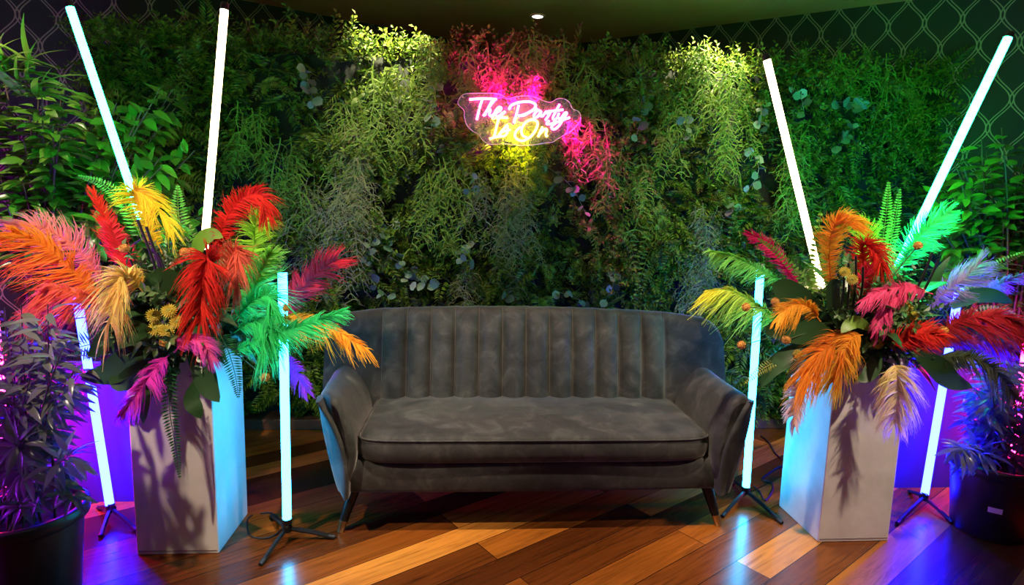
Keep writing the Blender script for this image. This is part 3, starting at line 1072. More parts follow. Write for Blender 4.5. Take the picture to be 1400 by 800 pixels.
# ------------------------------------------------------------------ neon sign
def neon_sign():
    Y = 3.13
    def z2p(zx, zy, y=Y):
        return at(620 + zx/6.668, 100 + zy/6.668, y)
    c = z2p(600, 420)
    t = thing('neon_sign', 'neon sign reading The Party Is On in pink and yellow script on clear acrylic', 'neon sign', tuple(c))
    out = [(40, 265), (75, 205), (140, 185), (330, 182), (430, 195), (490, 228), (560, 215), (680, 205), (760, 225), (830, 255), (890, 265), (950, 232), (1010, 235), (1060, 270),
           (1085, 325), (1140, 350), (1162, 410), (1130, 470), (1070, 530), (1000, 570), (950, 600), (900, 630), (820, 640), (720, 655), (600, 660), (480, 645), (340, 650), (290, 630),
           (255, 600), (230, 560), (170, 525), (120, 470), (100, 400), (95, 340), (55, 300)]
    ring = smooth_path([z2p(*p) for p in out], 140, True)
    am = mat('clear_acrylic', (0.9, 0.9, 0.9), 0.12)
    k = NT(am)
    k.b.inputs['Base Color'].default_value = (0.8, 0.75, 0.78, 1)
    tr = k.n('ShaderNodeBsdfTransparent')
    mx = k.n('ShaderNodeMixShader', i_0=0.06)
    k.l(tr.outputs[0], mx.inputs[1]); k.l(k.b.outputs[0], mx.inputs[2])
    k.l(mx.outputs[0], k.t.nodes['Material Output'].inputs[0])
    mb = MB()
    fr = ring.copy(); fr[:, 1] -= 0.003
    bk = ring.copy(); bk[:, 1] += 0.003
    mb.fan(fr); mb.fan(bk, True)
    bp = mb.build('acrylic_backing', am, t, False)
    eb = MB()
    eb.tube(np.vstack([ring, ring[:1]]), 0.0022, 6, False)
    sub('polished_edge', eb, mat('acrylic_edge', (0.9, 0.6, 0.65), 0.3), bp)
    pink = {
        'T': [[(145, 240), (270, 232), (395, 238)], [(262, 240), (240, 310), (212, 425)]],
        'h': [[(272, 390), (312, 330), (355, 270), (375, 243), (358, 245), (322, 310), (284, 385), (300, 358), (325, 332), (337, 340), (326, 375), (345, 391), (366, 375)]],
        'e': [[(366, 375), (410, 350), (436, 322), (417, 310), (388, 338), (378, 372), (400, 394), (438, 377), (472, 350)]],
        'P': [[(595, 290), (575, 370), (550, 455)], [(505, 332), (530, 292), (600, 266), (690, 260), (746, 285), (738, 322), (690, 358), (630, 382), (588, 388)], [(588, 388), (640, 384), (700, 352), (765, 325)]],
        'a': [[(798, 348), (768, 341), (737, 375), (738, 402), (768, 396), (798, 350), (792, 385), (812, 394)]],
        'r': [[(812, 394), (846, 350), (852, 366), (884, 352), (868, 385), (838, 430)]],
        't': [[(968, 285), (932, 350), (906, 408), (922, 425), (948, 405)], [(862, 350), (930, 342), (1000, 334)]],
        'y': [[(962, 365), (950, 402), (976, 414), (1012, 368), (1032, 366), (1000, 422), (950, 492), (912, 512), (895, 490), (930, 456), (1000, 426), (1060, 405)],
              [(872, 432), (850, 462), (900, 460), (935, 432)]],
    }
    yel = {
        'I': [[(350, 415), (420, 406), (495, 408)], [(412, 410), (390, 500), (370, 590)], [(330, 600), (380, 583), (432, 578)]],
        's': [[(430, 540), (472, 492), (488, 474), (494, 502), (488, 548), (456, 575), (416, 562), (450, 535), (520, 515)]],
        'O': [[(612, 488), (572, 530), (560, 575), (590, 608), (640, 615), (712, 570), (758, 500), (765, 450), (735, 428), (690, 430), (645, 465), (620, 520), (632, 568), (670, 588)]],
        'n': [[(812, 490), (790, 535), (772, 580)], [(780, 560), (830, 512), (850, 520), (842, 560), (856, 580)]],
    }
    for dct, key in ((pink, 'pink'), (yel, 'yellow')):
        for ch, strokes in dct.items():
            mb = MB()
            for s in strokes:
                pts = np.array([z2p(x, y, Y-0.010) for x, y in s])
                mb.tube(smooth_path(pts, 8*len(s)), 0.0058, 8)
            o = mb.build('neon_letter', M['neon_'+key], t)
            o['label'] = ('pink' if key == 'pink' else 'yellow') + ' glowing letter ' + ch
    # added spots behind the acrylic stand in for the letters' glow on the leaves
    for nm, col, w, src, aim, cone in (('neon_pink_light', (1.0, 0.0, 0.52), 130.0, (420, 235), (668, 75), 100), ('neon_pink_light', (1.0, 0.0, 0.52), 130.0, (760, 260), (720, 95), 100),
                                       ('neon_pink_light', (1.0, 0.0, 0.52), 130.0, (1000, 420), (825, 225), 95), ('neon_pink_light', (1.0, 0.0, 0.48), 120.0, (560, 250), (690, 140), 140), ('neon_yellow_light', (1.0, 0.62, 0.01), 70.0, (560, 480), (700, 180), 120), ('neon_yellow_light', (1.0, 0.62, 0.01), 14.0, (640, 560), (705, 215), 110)):
        p = Vector(z2p(*src, Y+0.02))
        spot(nm, p, Vector(at(*aim, HY-0.17)), w, cone, 1.0, 0.03, col, t)
    for x, y in ((85, 222), (200, 515), (1075, 332), (810, 618)):
        p = z2p(x, y)
        mb = MB()
        mb.tube([p-np.array([0, 0.006, 0]), p+np.array([0, 0.03, 0]), np.array([p[0], HY, p[2]])], (0.006, 0.005, 0.004), 10)
        mb.build('standoff', M['chrome'], t)
    return t


neon_sign()


# ------------------------------------------------------------------ plants
def branch_plant(root, part_leaf, part_stem, base, targets, leaf_mat_, tpl, size, per, arch, y_face=-0.4, start=0.3, stem_r=0.006, stem_mat=None):
    """one plant: stems in one mesh, leaves in another"""
    lb, sb = MB(), MB()
    for tg in targets:
        b0 = base + np.array([RNG.normal(0, 0.03), RNG.normal(0, 0.03), 0])
        mid = b0*0.45 + tg*0.55 + np.array([0, 0, arch*RNG.uniform(0.6, 1.3)])
        path = smooth_path([b0, mid, tg], 20)
        sb.tube(path, np.linspace(stem_r, stem_r*0.3, 20), 6, False)
        for i in range(per):
            s = start + (1-start)*(i+RNG.random()*0.6)/per
            k = min(19, int(s*19))
            p = path[k]
            tg_ = nrm(path[min(19, k+1)]-path[max(0, k-1)])
            sd = rnd_unit()
            sd = nrm(sd - tg_*(sd @ tg_))
            d = nrm(sd*0.9 + tg_*0.5 + np.array([0, y_face*0.4, -0.35]))
            pet = p + d*size*0.18
            put_leaf(lb, tpl, pet, d, np.array([RNG.normal(0, 0.4), y_face, 0.8]), size*RNG.uniform(0.65, 1.15))
    lo = lb.build(part_leaf, leaf_mat_, root, True)
    so = sb.build(part_stem, stem_mat or M['stem'], root, True)
    return lo, so


def nursery_pot(t, c, r, h, rim=0.012):
    mb = MB()
    x, y = c
    mb.lathe([(r*0.80, 0.0), (r*0.83, 0.004), (r*0.97, h*0.84), (r*0.975, h*0.86), (r+rim*0.4, h*0.865), (r+rim, h*0.88), (r+rim*1.1, h*0.985), (r+rim*0.6, h), (r-0.004, h), (r-0.010, h*0.97), (r*0.95, h*0.80)], 56, (x, y, 0), True)
    po = mb.build('pot', mat('black_pot_plastic', (0.012, 0.012, 0.014), 0.38), t)
    sb = MB()
    a = np.linspace(0, 2*pi, 40, endpoint=False)
    rows = [np.stack([x+rr*np.cos(a), y+rr*np.sin(a), h*0.85+RNG.normal(0, 0.004, 40)], 1) for rr in (r*0.955, r*0.7, r*0.4, r*0.1)]
    sb.grid(rows, close_v=True); sb.fan(rows[-1], True)
    sub('soil', sb, M['soil'], po)
    return po


def region_targets(n, xr, yr, dr):
    return [at(RNG.uniform(*xr), RNG.uniform(*yr), RNG.uniform(*dr)) for _ in range(n)]


# left potted plant in front
c = np.array([-1.335, 1.80])
t = thing('potted_plant', 'bushy narrow leaved plant in a black pot at the left edge', 'potted plant', (c[0], c[1], 0))
nursery_pot(t, c, 0.148, 0.305)
branch_plant(t, 'leaves', 'stems', np.array([c[0], c[1], 0.27]), region_targets(22, (-10, 120), (415, 560), (1.68, 1.98)) + region_targets(8, (10, 125), (560, 650), (1.62, 1.9)),
             M['pot_leaf'], LEAF_LONG, 0.075, 30, 0.05, start=0.30, stem_r=0.004)
lb = MB()
for px, py in ((55, 672), (85, 660), (30, 690), (100, 676)):
    cpt = at(px, py, c[1]-0.08)
    for i in range(7):
        a = i*0.9
        put_leaf(lb, LEAF_LONG, cpt, np.array([cos(a), -0.35*abs(sin(a))-0.2, sin(a)*0.6-0.15]), np.array([0, -0.6, 0.8]), 0.07)
o = lb.build('low_leaf_rosette', leaf_mat('rosette_leaf', [(0.06, 0.13, 0.05), (0.10, 0.18, 0.07)], 0.35, 0.2), t)
o['label'] = 'low green leaves at the pot rim'

# right potted plant
c = np.array([2.160, 2.105])
t = thing('potted_plant', 'bushy plant in a black pot with a white sticker at the right edge', 'potted plant', (c[0], c[1], 0))
po = nursery_pot(t, c, 0.150, 0.300)
branch_plant(t, 'leaves', 'stems', np.array([c[0], c[1], 0.26]), region_targets(22, (1310, 1420), (470, 600), (1.95, 2.3)) + region_targets(10, (1295, 1420), (570, 660), (1.88, 2.2)),
             M['pot_leaf'], LEAF_LONG, 0.075, 28, 0.05, start=0.30, stem_r=0.004)
# sticker on the pot, curved on its wall
def sticker():
    q = at(1363, 706, c[1]-0.148)
    ang0 = math.atan2(q[1]-c[1], q[0]-c[0])
    def patch(mb, a0, a1, z0, z1, off):
        rows = []
        for a in np.linspace(a0, a1, 9):
            rows.append([(c[0]+(rr+off)*cos(a), c[1]+(rr+off)*sin(a), z) for z, rr in ((z0, 0.150*0.83+0.150*0.14*z0/0.252), (z1, 0.150*0.83+0.150*0.14*z1/0.252))])
        mb.grid(rows)
    zc = q[2]
    sm = MB()
    patch(sm, ang0-0.165, ang0+0.165, zc-0.011, zc+0.011, 0.0012)
    s = sub('price_sticker', sm, mat('white_sticker', (0.7, 0.68, 0.66), 0.5), po, False)
    s['label'] = 'small white printed sticker'
sticker()

# tall leafy plants flanking the plant wall
def tall_plant(label, base, targets, per, size, box):
    t = thing('leafy_plant', label, 'plant', (base[0], base[1], 0))
    (x0, y0), (x1, y1), h = box
    pb = MB()
    w_ = 0.02
    P_ = []
    for ox, z in ((0, 0.0), (0, h-0.006), (0.006, h), (w_-0.004, h), (w_, h-0.004), (w_, h-0.08)):
        P_.append([(x0+ox, y0+ox, z), (x1-ox, y0+ox, z), (x1-ox, y1-ox, z), (x0+ox, y1-ox, z)])
    pb.grid(P_, close_v=True)
    pb.fan(P_[0])
    po_ = pb.build('planter_box', mat('planter_paint', (0.03, 0.032, 0.045), 0.6), t, False)
    sb_ = MB()
    gx = np.linspace(x0+w_, x1-w_, 24); gy = np.linspace(y0+w_, y1-w_, 10)
    sb_.grid([[(a_, b_, h-0.06+RNG.normal(0, 0.006)) for b_ in gy] for a_ in gx])
    sub('soil', sb_, M['soil'], po_)
    branch_plant(t, 'leaves', 'stems', np.array([base[0], base[1], h-0.07]), targets, M['ficus'], LEAF_OV, size, per, 0.12, start=0.35, stem_r=0.007)
    return t


tl = tall_plant('tall leafy green plant at the left end of the plant wall', (-1.95, 2.86),
                region_targets(30, (-20, 250), (60, 250), (2.6, 2.9)) + region_targets(26, (-20, 280), (200, 400), (2.5, 2.9)) + region_targets(8, (60, 280), (120, 260), (2.75, 2.95)), 34, 0.088, ((-2.75, 2.43), (-1.20, 2.98), 0.60))
gb = MB()
for _ in range(46):
    b0 = at(RNG.uniform(-15, 60), RNG.uniform(85, 135), 2.65)
    d = np.array([RNG.uniform(-0.6, 1.2), -0.3, RNG.uniform(0.1, 0.65)])
    put_leaf(gb, LEAF_STRAP, b0, d, np.array([-0.4, -0.4, 0.9]), RNG.uniform(0.14, 0.26), 0.75)
o = gb.build('strap_leaves', M['lime_leaf'], tl)
o['label'] = 'long pale arching leaves at the top'
tall_plant('dark leafy plant at the right end of the plant wall', (2.72, 2.74),
           region_targets(30, (1285, 1420), (170, 290), (2.6, 2.9)) + region_targets(26, (1250, 1420), (260, 400), (2.55, 2.85)), 30, 0.075, ((1.99, 2.47), (3.10, 2.98), 0.58))


# ------------------------------------------------------------------ flower arrangements
def feather_mat(name, c0, c1=None, trans=0.42):
    """soft dyed plume; colour runs from base (c0) to tip (c1) along the dye axis in the mesh UV-free 'tipness' attribute"""
    m = mat(name, c0, 0.75, spec=0.15)
    k = NT(m)
    at_ = k.n('ShaderNodeAttribute', attribute_name='tipness')
    c = k.ramp(at_.outputs['Fac'], [(0.1, c0), (0.9, c1 or c0)])
    g = k.n('ShaderNodeNewGeometry')
    v = k.math('MULTIPLY_ADD', g.outputs['Random Per Island'], 0.5, 0.75)
    mx = k.n('ShaderNodeVectorMath', operation='SCALE')
    k.l(c, mx.inputs[0]); k.l(v, mx.inputs['Scale'])
    k.l(mx.outputs[0], k.b.inputs['Base Color'])
    k.b.inputs['Sheen Weight'].default_value = 0.2
    tr = k.n('ShaderNodeBsdfTranslucent')
    k.l(mx.outputs[0], tr.inputs[0])
    ms = k.n('ShaderNodeMixShader', i_0=trans)
    k.l(k.b.outputs[0], ms.inputs[1]); k.l(tr.outputs[0], ms.inputs[2])
    k.l(ms.outputs[0], k.t.nodes['Material Output'].inputs[0])
    return m


DYE = dict(
    orange=((0.75, 0.20, 0.015), (0.90, 0.30, 0.02)), orange_yellow=((0.85, 0.36, 0.03), (0.95, 0.42, 0.03)), amber=((0.85, 0.36, 0.02), (0.90, 0.45, 0.04)),
    salmon=((0.75, 0.20, 0.12), (0.85, 0.32, 0.26)), coral=((0.75, 0.12, 0.05), (0.80, 0.15, 0.10)), yellow=((0.85, 0.45, 0.02), (0.88, 0.72, 0.04)), pale_yellow=((0.92, 0.62, 0.12), (0.95, 0.75, 0.25)),
    red=((0.65, 0.015, 0.012), (0.75, 0.03, 0.015)), dark_red=((0.40, 0.008, 0.02), (0.50, 0.015, 0.03)), crimson=((0.82, 0.025, 0.05), (0.88, 0.04, 0.07)),
    hot_pink=((0.80, 0.07, 0.22), (0.85, 0.10, 0.30)), pink=((0.85, 0.06, 0.40), (0.85, 0.12, 0.45)), magenta=((0.75, 0.03, 0.50), (0.80, 0.06, 0.55)), fuchsia=((0.65, 0.01, 0.12), (0.75, 0.02, 0.16)),
    green=((0.02, 0.62, 0.16), (0.05, 0.78, 0.24)), lime=((0.25, 0.65, 0.04), (0.45, 0.75, 0.06)), green_yellow=((0.10, 0.70, 0.15), (0.75, 0.70, 0.05)), spring=((0.08, 0.62, 0.14), (0.34, 0.76, 0.12)),  # green, spring and green_yellow have the tubes' coloured light mixed in
    blush=((0.80, 0.50, 0.45), (0.85, 0.60, 0.55)), cream=((0.92, 0.72, 0.30), (0.95, 0.82, 0.50)), lavender=((0.30, 0.18, 0.42), (0.40, 0.26, 0.52)), violet=((0.30, 0.05, 0.55), (0.42, 0.08, 0.65)), olive_dark=((0.05, 0.07, 0.03), (0.12, 0.13, 0.05)),
)
DYE_M = {}
FRNG = np.random.default_rng(5)


def feather(root, dye, label, pts, W, droop=0.25, left=1.0, right=1.0, n=150, curl=0.12, tip=0.6, tilt=0.0, start=0.10):
    """ostrich plume: quill through pts [(px, py, depth)...], soft barbs on both sides"""
    if dye not in DYE_M:
        DYE_M[dye] = feather_mat('feather_'+dye, *DYE[dye])
    key = np.array([at(*p) for p in pts])
    K = 40
    path = smooth_path(key, K)
    T = np.gradient(path, axis=0)
    T /= np.linalg.norm(T, axis=1, keepdims=True)
    facing = nrm(EYEP - path.mean(0) + np.array([tilt, 0, 0.25]))
    verts, quads, tipn = [], [], []
    S = 8
    s = np.linspace(0, 1, S+1)
    k0 = 0
    n = int(n*1.05)
    for sg, amt in ((-1, left), (1, right)):
        lock = None
        for i in range(n):
            if lock is None or FRNG.random() < 0.11:      # barbs hang together in locks
                lock = (FRNG.normal(0, 0.20), FRNG.normal(0.12, 0.22), FRNG.normal(0, 1.0), FRNG.uniform(0.86, 1.10), FRNG.uniform(0.7, 1.35))
            t = start + (1-start)*((i+FRNG.random())/n)
            f = t*(K-1)
            a = min(int(f), K-2)
            p = path[a]*(1-(f-a)) + path[a+1]*(f-a)
            tg = T[a]
            side = nrm(np.cross(tg, facing))*sg
            prof = min(1.0, 0.40+2.2*(t-start))*(1 - (1-tip)*max(0, (t-0.55)/0.45)**1.4)
            L = W*amt*prof*lock[3]*FRNG.uniform(0.70, 1.10)
            phi = 0.30 + 0.75*t**1.5 + lock[0] + FRNG.normal(0, 0.08)
            d = nrm(side*cos(phi) + tg*sin(phi) + facing*(lock[1]+FRNG.normal(0, 0.13)))
            cv = np.array([0, 0, -1.0])*droop*1.15*lock[4]*FRNG.uniform(0.7, 1.3) + tg*(0.22+1.4*curl*lock[2]) - side*0.16 - facing*FRNG.uniform(-0.1, 0.3)
            wav = nrm(np.cross(d, facing))
            amp, ph = FRNG.normal(0, 0.05), FRNG.uniform(0, 6)
            pts3 = p + L*(d*s[:, None] + cv*(s**2)[:, None] + wav*(amp*np.sin(ph+s*7.0)*s)[:, None])
            wd = (0.0042*(1-s**1.3*0.86))*FRNG.uniform(0.7, 1.2)
            wn = nrm(np.cross(d, facing + 0.28*FRNG.normal(size=3)))
            verts.append((pts3 - wn*wd[:, None]*0.5)); verts.append((pts3 + wn*wd[:, None]*0.5))
            j = np.arange(S)
            quads.append(np.stack([k0+j, k0+j+1, k0+S+1+j+1, k0+S+1+j], 1))
            tipn.append(np.full(2*(S+1), t))
            k0 += 2*(S+1)
    mb = MB()
    mb.add(np.vstack(verts), np.vstack(quads))
    o = mb.build('feather', DYE_M[dye], root, True)
    o['label'] = label
    at_ = o.data.attributes.new('tipness', 'FLOAT', 'POINT')
    at_.data.foreach_set('value', np.concatenate(tipn).astype(np.float32))
    qb = MB()
    qb.tube(path, np.linspace(0.0022, 0.0006, K), 6, False)
    q = sub('quill', qb, DYE_M[dye], o)
    return o


def frond_px(root, pts, wpx, mk, label, pairs=30, name='fern_frond', droop=0.0):
    key = [at(*p) for p in pts]
    path = smooth_path(key, 16)
    mb = MB()
    wd = wpx/FPX*pts[0][2]
    frond(mb, path, wd, nrm(EYEP-path.mean(0)), pairs, droop)
    o = mb.build(name, M[mk], root, False)
    o['label'] = label
    return o


def ball_flower(root, px, py, y, base, r=0.014):
    c_ = at(px, py, y)
    mb = MB()
    a = np.arange(140)
    ph = np.arccos(1-2*(a+0.5)/140)
    th = pi*(1+5**0.5)*a
    D = np.stack([np.cos(th)*np.sin(ph), np.sin(th)*np.sin(ph), np.cos(ph)], 1)
    mb.lathe([(0.001, c_[2]-r*0.9)] + [(r*0.9*cos(q), c_[2]+r*0.9*sin(q)) for q in np.linspace(-1.4, 1.4, 8)] + [(0.001, c_[2]+r*0.9)], 14, (c_[0], c_[1], 0))
    for d in D:
        put_leaf(mb, LEAF_SMALL, c_+d*r*0.8, d, rnd_unit(), r*0.42, 1.6)
    o = mb.build('craspedia_flower', M['ball_orange'], root, False)
    o['label'] = 'orange yellow ball shaped flower'
    sb = MB()
    sb.tube(smooth_path([base, (base+c_)/2+np.array([0, -0.02, 0.02]), c_], 10), 0.0018, 5, False)
    sub('stalk', sb, M['green_stem'], o)


def daisy(root, px, py, y, base, r=0.026):
    c_ = at(px, py, y)
    n_ = nrm(EYEP-c_ + np.array([RNG.normal(0, 0.4), 0, 0.6]))
    u = nrm(np.cross(n_, [0, 0, 1])); v = np.cross(n_, u)
    mb = MB()
    for layer, (rr, k, up) in enumerate(((r, 20, 0.15), (r*0.75, 16, 0.35), (r*0.5, 12, 0.6))):
        for i in range(k):
            a = 2*pi*i/k + layer*0.15
            d = nrm(u*cos(a)+v*sin(a)+n_*up)
            put_leaf(mb, LEAF_SMALL, c_+n_*0.002*layer, d, n_, rr, 0.8)
    o = mb.build('chrysanthemum', M['petal_yellow'], root, False)
    o['label'] = 'small yellow button chrysanthemum'
    cb = MB()
    cb.tube([c_, c_+n_*0.006, c_+n_*0.009], (r*0.36, r*0.34, r*0.1), 12)
    sub('flower_centre', cb, mat('flower_centre', (0.25, 0.25, 0.04), 0.8), o)
    sb = MB()
    sb.tube(smooth_path([base, (base+c_)/2+np.array([0, -0.02, 0.01]), c_], 10), 0.0018, 5, False)
    sub('stalk', sb, M['green_stem'], o)


def arrangement(root, centre, leaves_region, seed_dirs, extra_dark):
    """leafy body: floral foam, broad dark leaves radiating from it, filler sprigs, dark stems"""
    c0 = np.array(centre)
    fb = MB()
    fb.lathe([(0.09, PH+0.0005), (0.105, PH+0.01), (0.11, PH+0.07), (0.09, PH+0.11), (0.03, PH+0.13)], 24, (c0[0], c0[1], 0), True, True)
    fb.build('floral_foam', M['dark_leaf'], root)
    lb = MB()
    for _ in range(extra_dark):
        d = rnd_unit()
        d[1] = d[1]*0.8 - 0.15
        d[2] = d[2]*0.75 + 0.15
        d = nrm(d)
        st = c0 + np.array([0, 0, 0.09]) + d*RNG.uniform(0.04, 0.13)
        if st[2] < PH+0.02:
            st[2] = PH+0.02
        put_leaf(lb, LEAF_OV if RNG.random() < 0.35 else LEAF_LONG, st, d, np.array([RNG.normal(0, 0.3), -0.3, 1.0]), RNG.uniform(0.13, 0.25))
    lb.build('broad_leaves', M['dark_leaf'], root)
    sb = MB()
    n = 240
    tv, tq, n0 = [], [], 0
    for i in range(12):
        s = 0.2 + 0.8*i/11
        ang = i*2.4
        d = np.array([cos(ang)*0.8, 0.6, sin(ang)*0.8])
        R = frame(d, np.array([0, 1, 0.3]))
        tv.append((LEAF_SMALL[0]*np.array([1.4, 1, 1])*0.32*(1-0.3*s)) @ R.T + np.array([0, s, -0.1*s*s])); tq.append(LEAF_SMALL[1]+n0); n0 += 4
    tv, tq = np.vstack(tv), np.vstack(tq)
    D = RNG.normal(size=(n, 3)); D[:, 2] = D[:, 2]*0.8+0.25; D[:, 1] -= 0.2
    D /= np.linalg.norm(D, axis=1, keepdims=True)
    pos = c0 + np.array([0, 0, 0.10]) + D*RNG.uniform(0.06, 0.20, n)[:, None]
    pos[:, 2] = np.maximum(pos[:, 2], PH+0.02)
    scatter(sb, tv, tq, pos, frames(D + RNG.normal(0, 0.3, (n, 3)), np.tile([0, -0.3, 1.0], (n, 1))), RNG.uniform(0.08, 0.16, n))
    sb.build('filler_sprigs', leaf_mat('filler_leaf', [(0.02, 0.06, 0.015), (0.05, 0.12, 0.03), (0.10, 0.16, 0.04)], 0.45, 0.2), root, False)


def strap_leaf(root, pts, w, mk, label=None):
    key = [at(*p) for p in pts]
    path = smooth_path(key, 14)
    mb = MB()
    nrmv = nrm(EYEP-path.mean(0))
    T = np.gradient(path, axis=0)
    side = np.cross(T, nrmv); side /= np.linalg.norm(side, axis=1, keepdims=True)
    s = np.linspace(0, 1, 14)
    ww = w*0.5*np.clip(np.sin(pi*np.clip(s*0.92+0.08, 0, 1))**0.7, 0.02, 1)
    P = np.stack([path-side*ww[:, None]+nrmv*0.2*ww[:, None], path, path+side*ww[:, None]+nrmv*0.2*ww[:, None]], 1)
    mb.grid(P)
    o = mb.build('leaf', M[mk], root)
    if label:
        o['label'] = label
    return o


# ---- left arrangement
LC = np.array([PL.location[0], PL.location[1], PH])
LA = thing('flower_arrangement', 'large arrangement of bright dyed feathers and leaves on the left plinth', 'flower arrangement', tuple(LC))
arrangement(LA, LC, None, None, 130)
F = lambda *a, **k: feather(LA, *a, **k)
F('salmon', 'salmon pink feather arching left over the orange one', [(150, 400, 2.1), (110, 345, 2.08), (60, 312, 2.05), (15, 308, 2.02)], 0.11, 0.2, 0.9, 0.9)
F('orange', 'large orange feather sweeping far left', [(148, 412, 2.02), (105, 375, 2.0), (60, 335, 1.98), (18, 318, 1.95)], 0.17, 0.30, 1.0, 0.55, n=190)
F('coral', 'coral feather drooping below the orange one', [(150, 420, 1.99), (115, 405, 1.96), (80, 395, 1.94), (60, 398, 1.93)], 0.14, 0.55, 1.0, 0.5)
F('pale_yellow', 'pale yellow feather drooping at the front left', [(196, 400, 1.93), (178, 378, 1.90), (160, 385, 1.87), (150, 440, 1.86)], 0.10, 0.35, 1, 1, n=170, tip=0.8)
F('yellow', 'tall yellow feather curling right at the top', [(228, 360, 2.13), (200, 300, 2.12), (182, 262, 2.10), (205, 272, 2.08), (238, 315, 2.05)], 0.10, 0.35, 0.9, 1.0, n=180)
F('red', 'small red feather at the upper left', [(168, 370, 2.15), (152, 320, 2.15), (128, 262, 2.15)], 0.06, 0.1, n=110)
F('crimson', 'crimson feather low behind the dark stems', [(178, 385, 2.12), (165, 345, 2.12), (150, 305, 2.10)], 0.07, 0.3, n=110)
F('red', 'bright red feather arching right at the top', [(296, 370, 2.10), (305, 310, 2.10), (330, 272, 2.09), (358, 268, 2.07), (366, 295, 2.04)], 0.10, 0.3, 0.9, 1.0, n=190)
F('lime', 'yellow green feather under the red arch', [(335, 405, 2.10), (345, 350, 2.10), (350, 305, 2.10), (362, 300, 2.09)], 0.10, 0.35, n=150)
F('red', 'big red feather hanging down at the front', [(292, 365, 1.96), (283, 352, 1.93), (277, 385, 1.91), (272, 440, 1.90)], 0.115, 0.2, 1, 1, n=220, tip=0.75, curl=0.08)
F('coral', 'coral red feather beside the big red one', [(300, 395, 2.0), (315, 350, 1.99), (325, 345, 1.97), (322, 400, 1.95)], 0.085, 0.3, n=140)
F('crimson', 'crimson feather pointing right past the cyan tube', [(380, 440, 2.26), (405, 402, 2.28), (435, 372, 2.30), (460, 355, 2.31)], 0.12, 0.12, 0.9, 1.0, n=180, tip=0.7)
F('spring', 'green feather pointing up at the right side', [(325, 440, 2.03), (345, 400, 2.02), (360, 365, 2.0), (370, 345, 1.99)], 0.10, 0.3, n=150)
F('green', 'bright green feather on the right side', [(318, 440, 1.99), (345, 412, 1.97), (368, 405, 1.95), (375, 425, 1.93)], 0.10, 0.4, n=150)
F('green', 'green feather drooping at the right below the others', [(320, 455, 1.97), (345, 440, 1.94), (365, 450, 1.92), (368, 480, 1.91)], 0.10, 0.4, n=150)
F('orange_yellow', 'orange feather reaching right over the sofa arm', [(330, 445, 2.02), (390, 435, 1.99), (450, 448, 1.96), (502, 477, 1.93)], 0.10, 0.28, 0.55, 1.0, n=190, tip=0.35)
F('green', 'long green feather reaching right across the cyan tube', [(310, 485, 1.95), (360, 462, 1.93), (415, 445, 1.90), (472, 424, 1.88)], 0.095, 0.22, 0.7, 1.0, n=190, tip=0.35)
F('pink', 'pink feather curving down at the front', [(238, 482, 1.93), (255, 465, 1.90), (275, 468, 1.88), (290, 490, 1.87)], 0.055, 0.3, n=150)
F('magenta', 'magenta feather hanging toward lower left', [(232, 485, 1.94), (215, 500, 1.92), (190, 535, 1.90), (165, 568, 1.89)], 0.075, 0.2, 1, 0.7, n=160, tip=0.4)
F('magenta', 'short magenta feather behind the cyan tube', [(385, 480, 2.25), (400, 500, 2.27), (412, 522, 2.28), (420, 536, 2.28)], 0.05, 0.2, n=90)
frond_px(LA, [(232, 500, 1.93), (232, 560, 1.915), (240, 610, 1.92), (246, 655, 1.93)], 25, 'fern_dark', 'dark green fern frond hanging down the plinth front', 34)
frond_px(LA, [(300, 455, 1.93), (312, 480, 1.91), (322, 515, 1.90), (326, 545, 1.90)], 34, 'fern_dark', 'fern frond curving down at the right', 28)
frond_px(LA, [(258, 400, 2.18), (250, 340, 2.2), (244, 290, 2.21), (243, 252, 2.22)], 42, 'fern_bright', 'upright fern frond between the two tall tubes', 30)
frond_px(LA, [(195, 330, 2.2), (172, 280, 2.21), (140, 252, 2.22), (105, 240, 2.23)], 26, 'fern_bright', 'fern frond leaning left at the top', 30)
frond_px(LA, [(340, 440, 2.1), (355, 400, 2.12), (360, 360, 2.12), (355, 320, 2.12)], 40, 'lime_leaf', 'lime green frond at the right', 26)
frond_px(LA, [(165, 470, 1.98), (130, 470, 1.96), (95, 480, 1.95), (70, 500, 1.95)], 50, 'fern_dark', 'dark fern frond leaning left at the bottom', 26)
for px, py in ((210, 432), (231, 425), (242, 440), (227, 453), (213, 449)):
    daisy(LA, px, py, 1.90, LC+np.array([0, -0.05, 0.1]))
for px, py, y in ((170, 340, 2.0), (225, 468, 1.90), (93, 437, 1.96), (60, 425, 1.98), (252, 345, 2.05), (262, 345, 2.0), (392, 421, 2.05), (362, 516, 1.95)):
    ball_flower(LA, px, py, y, LC+np.array([0, 0, 0.1]))
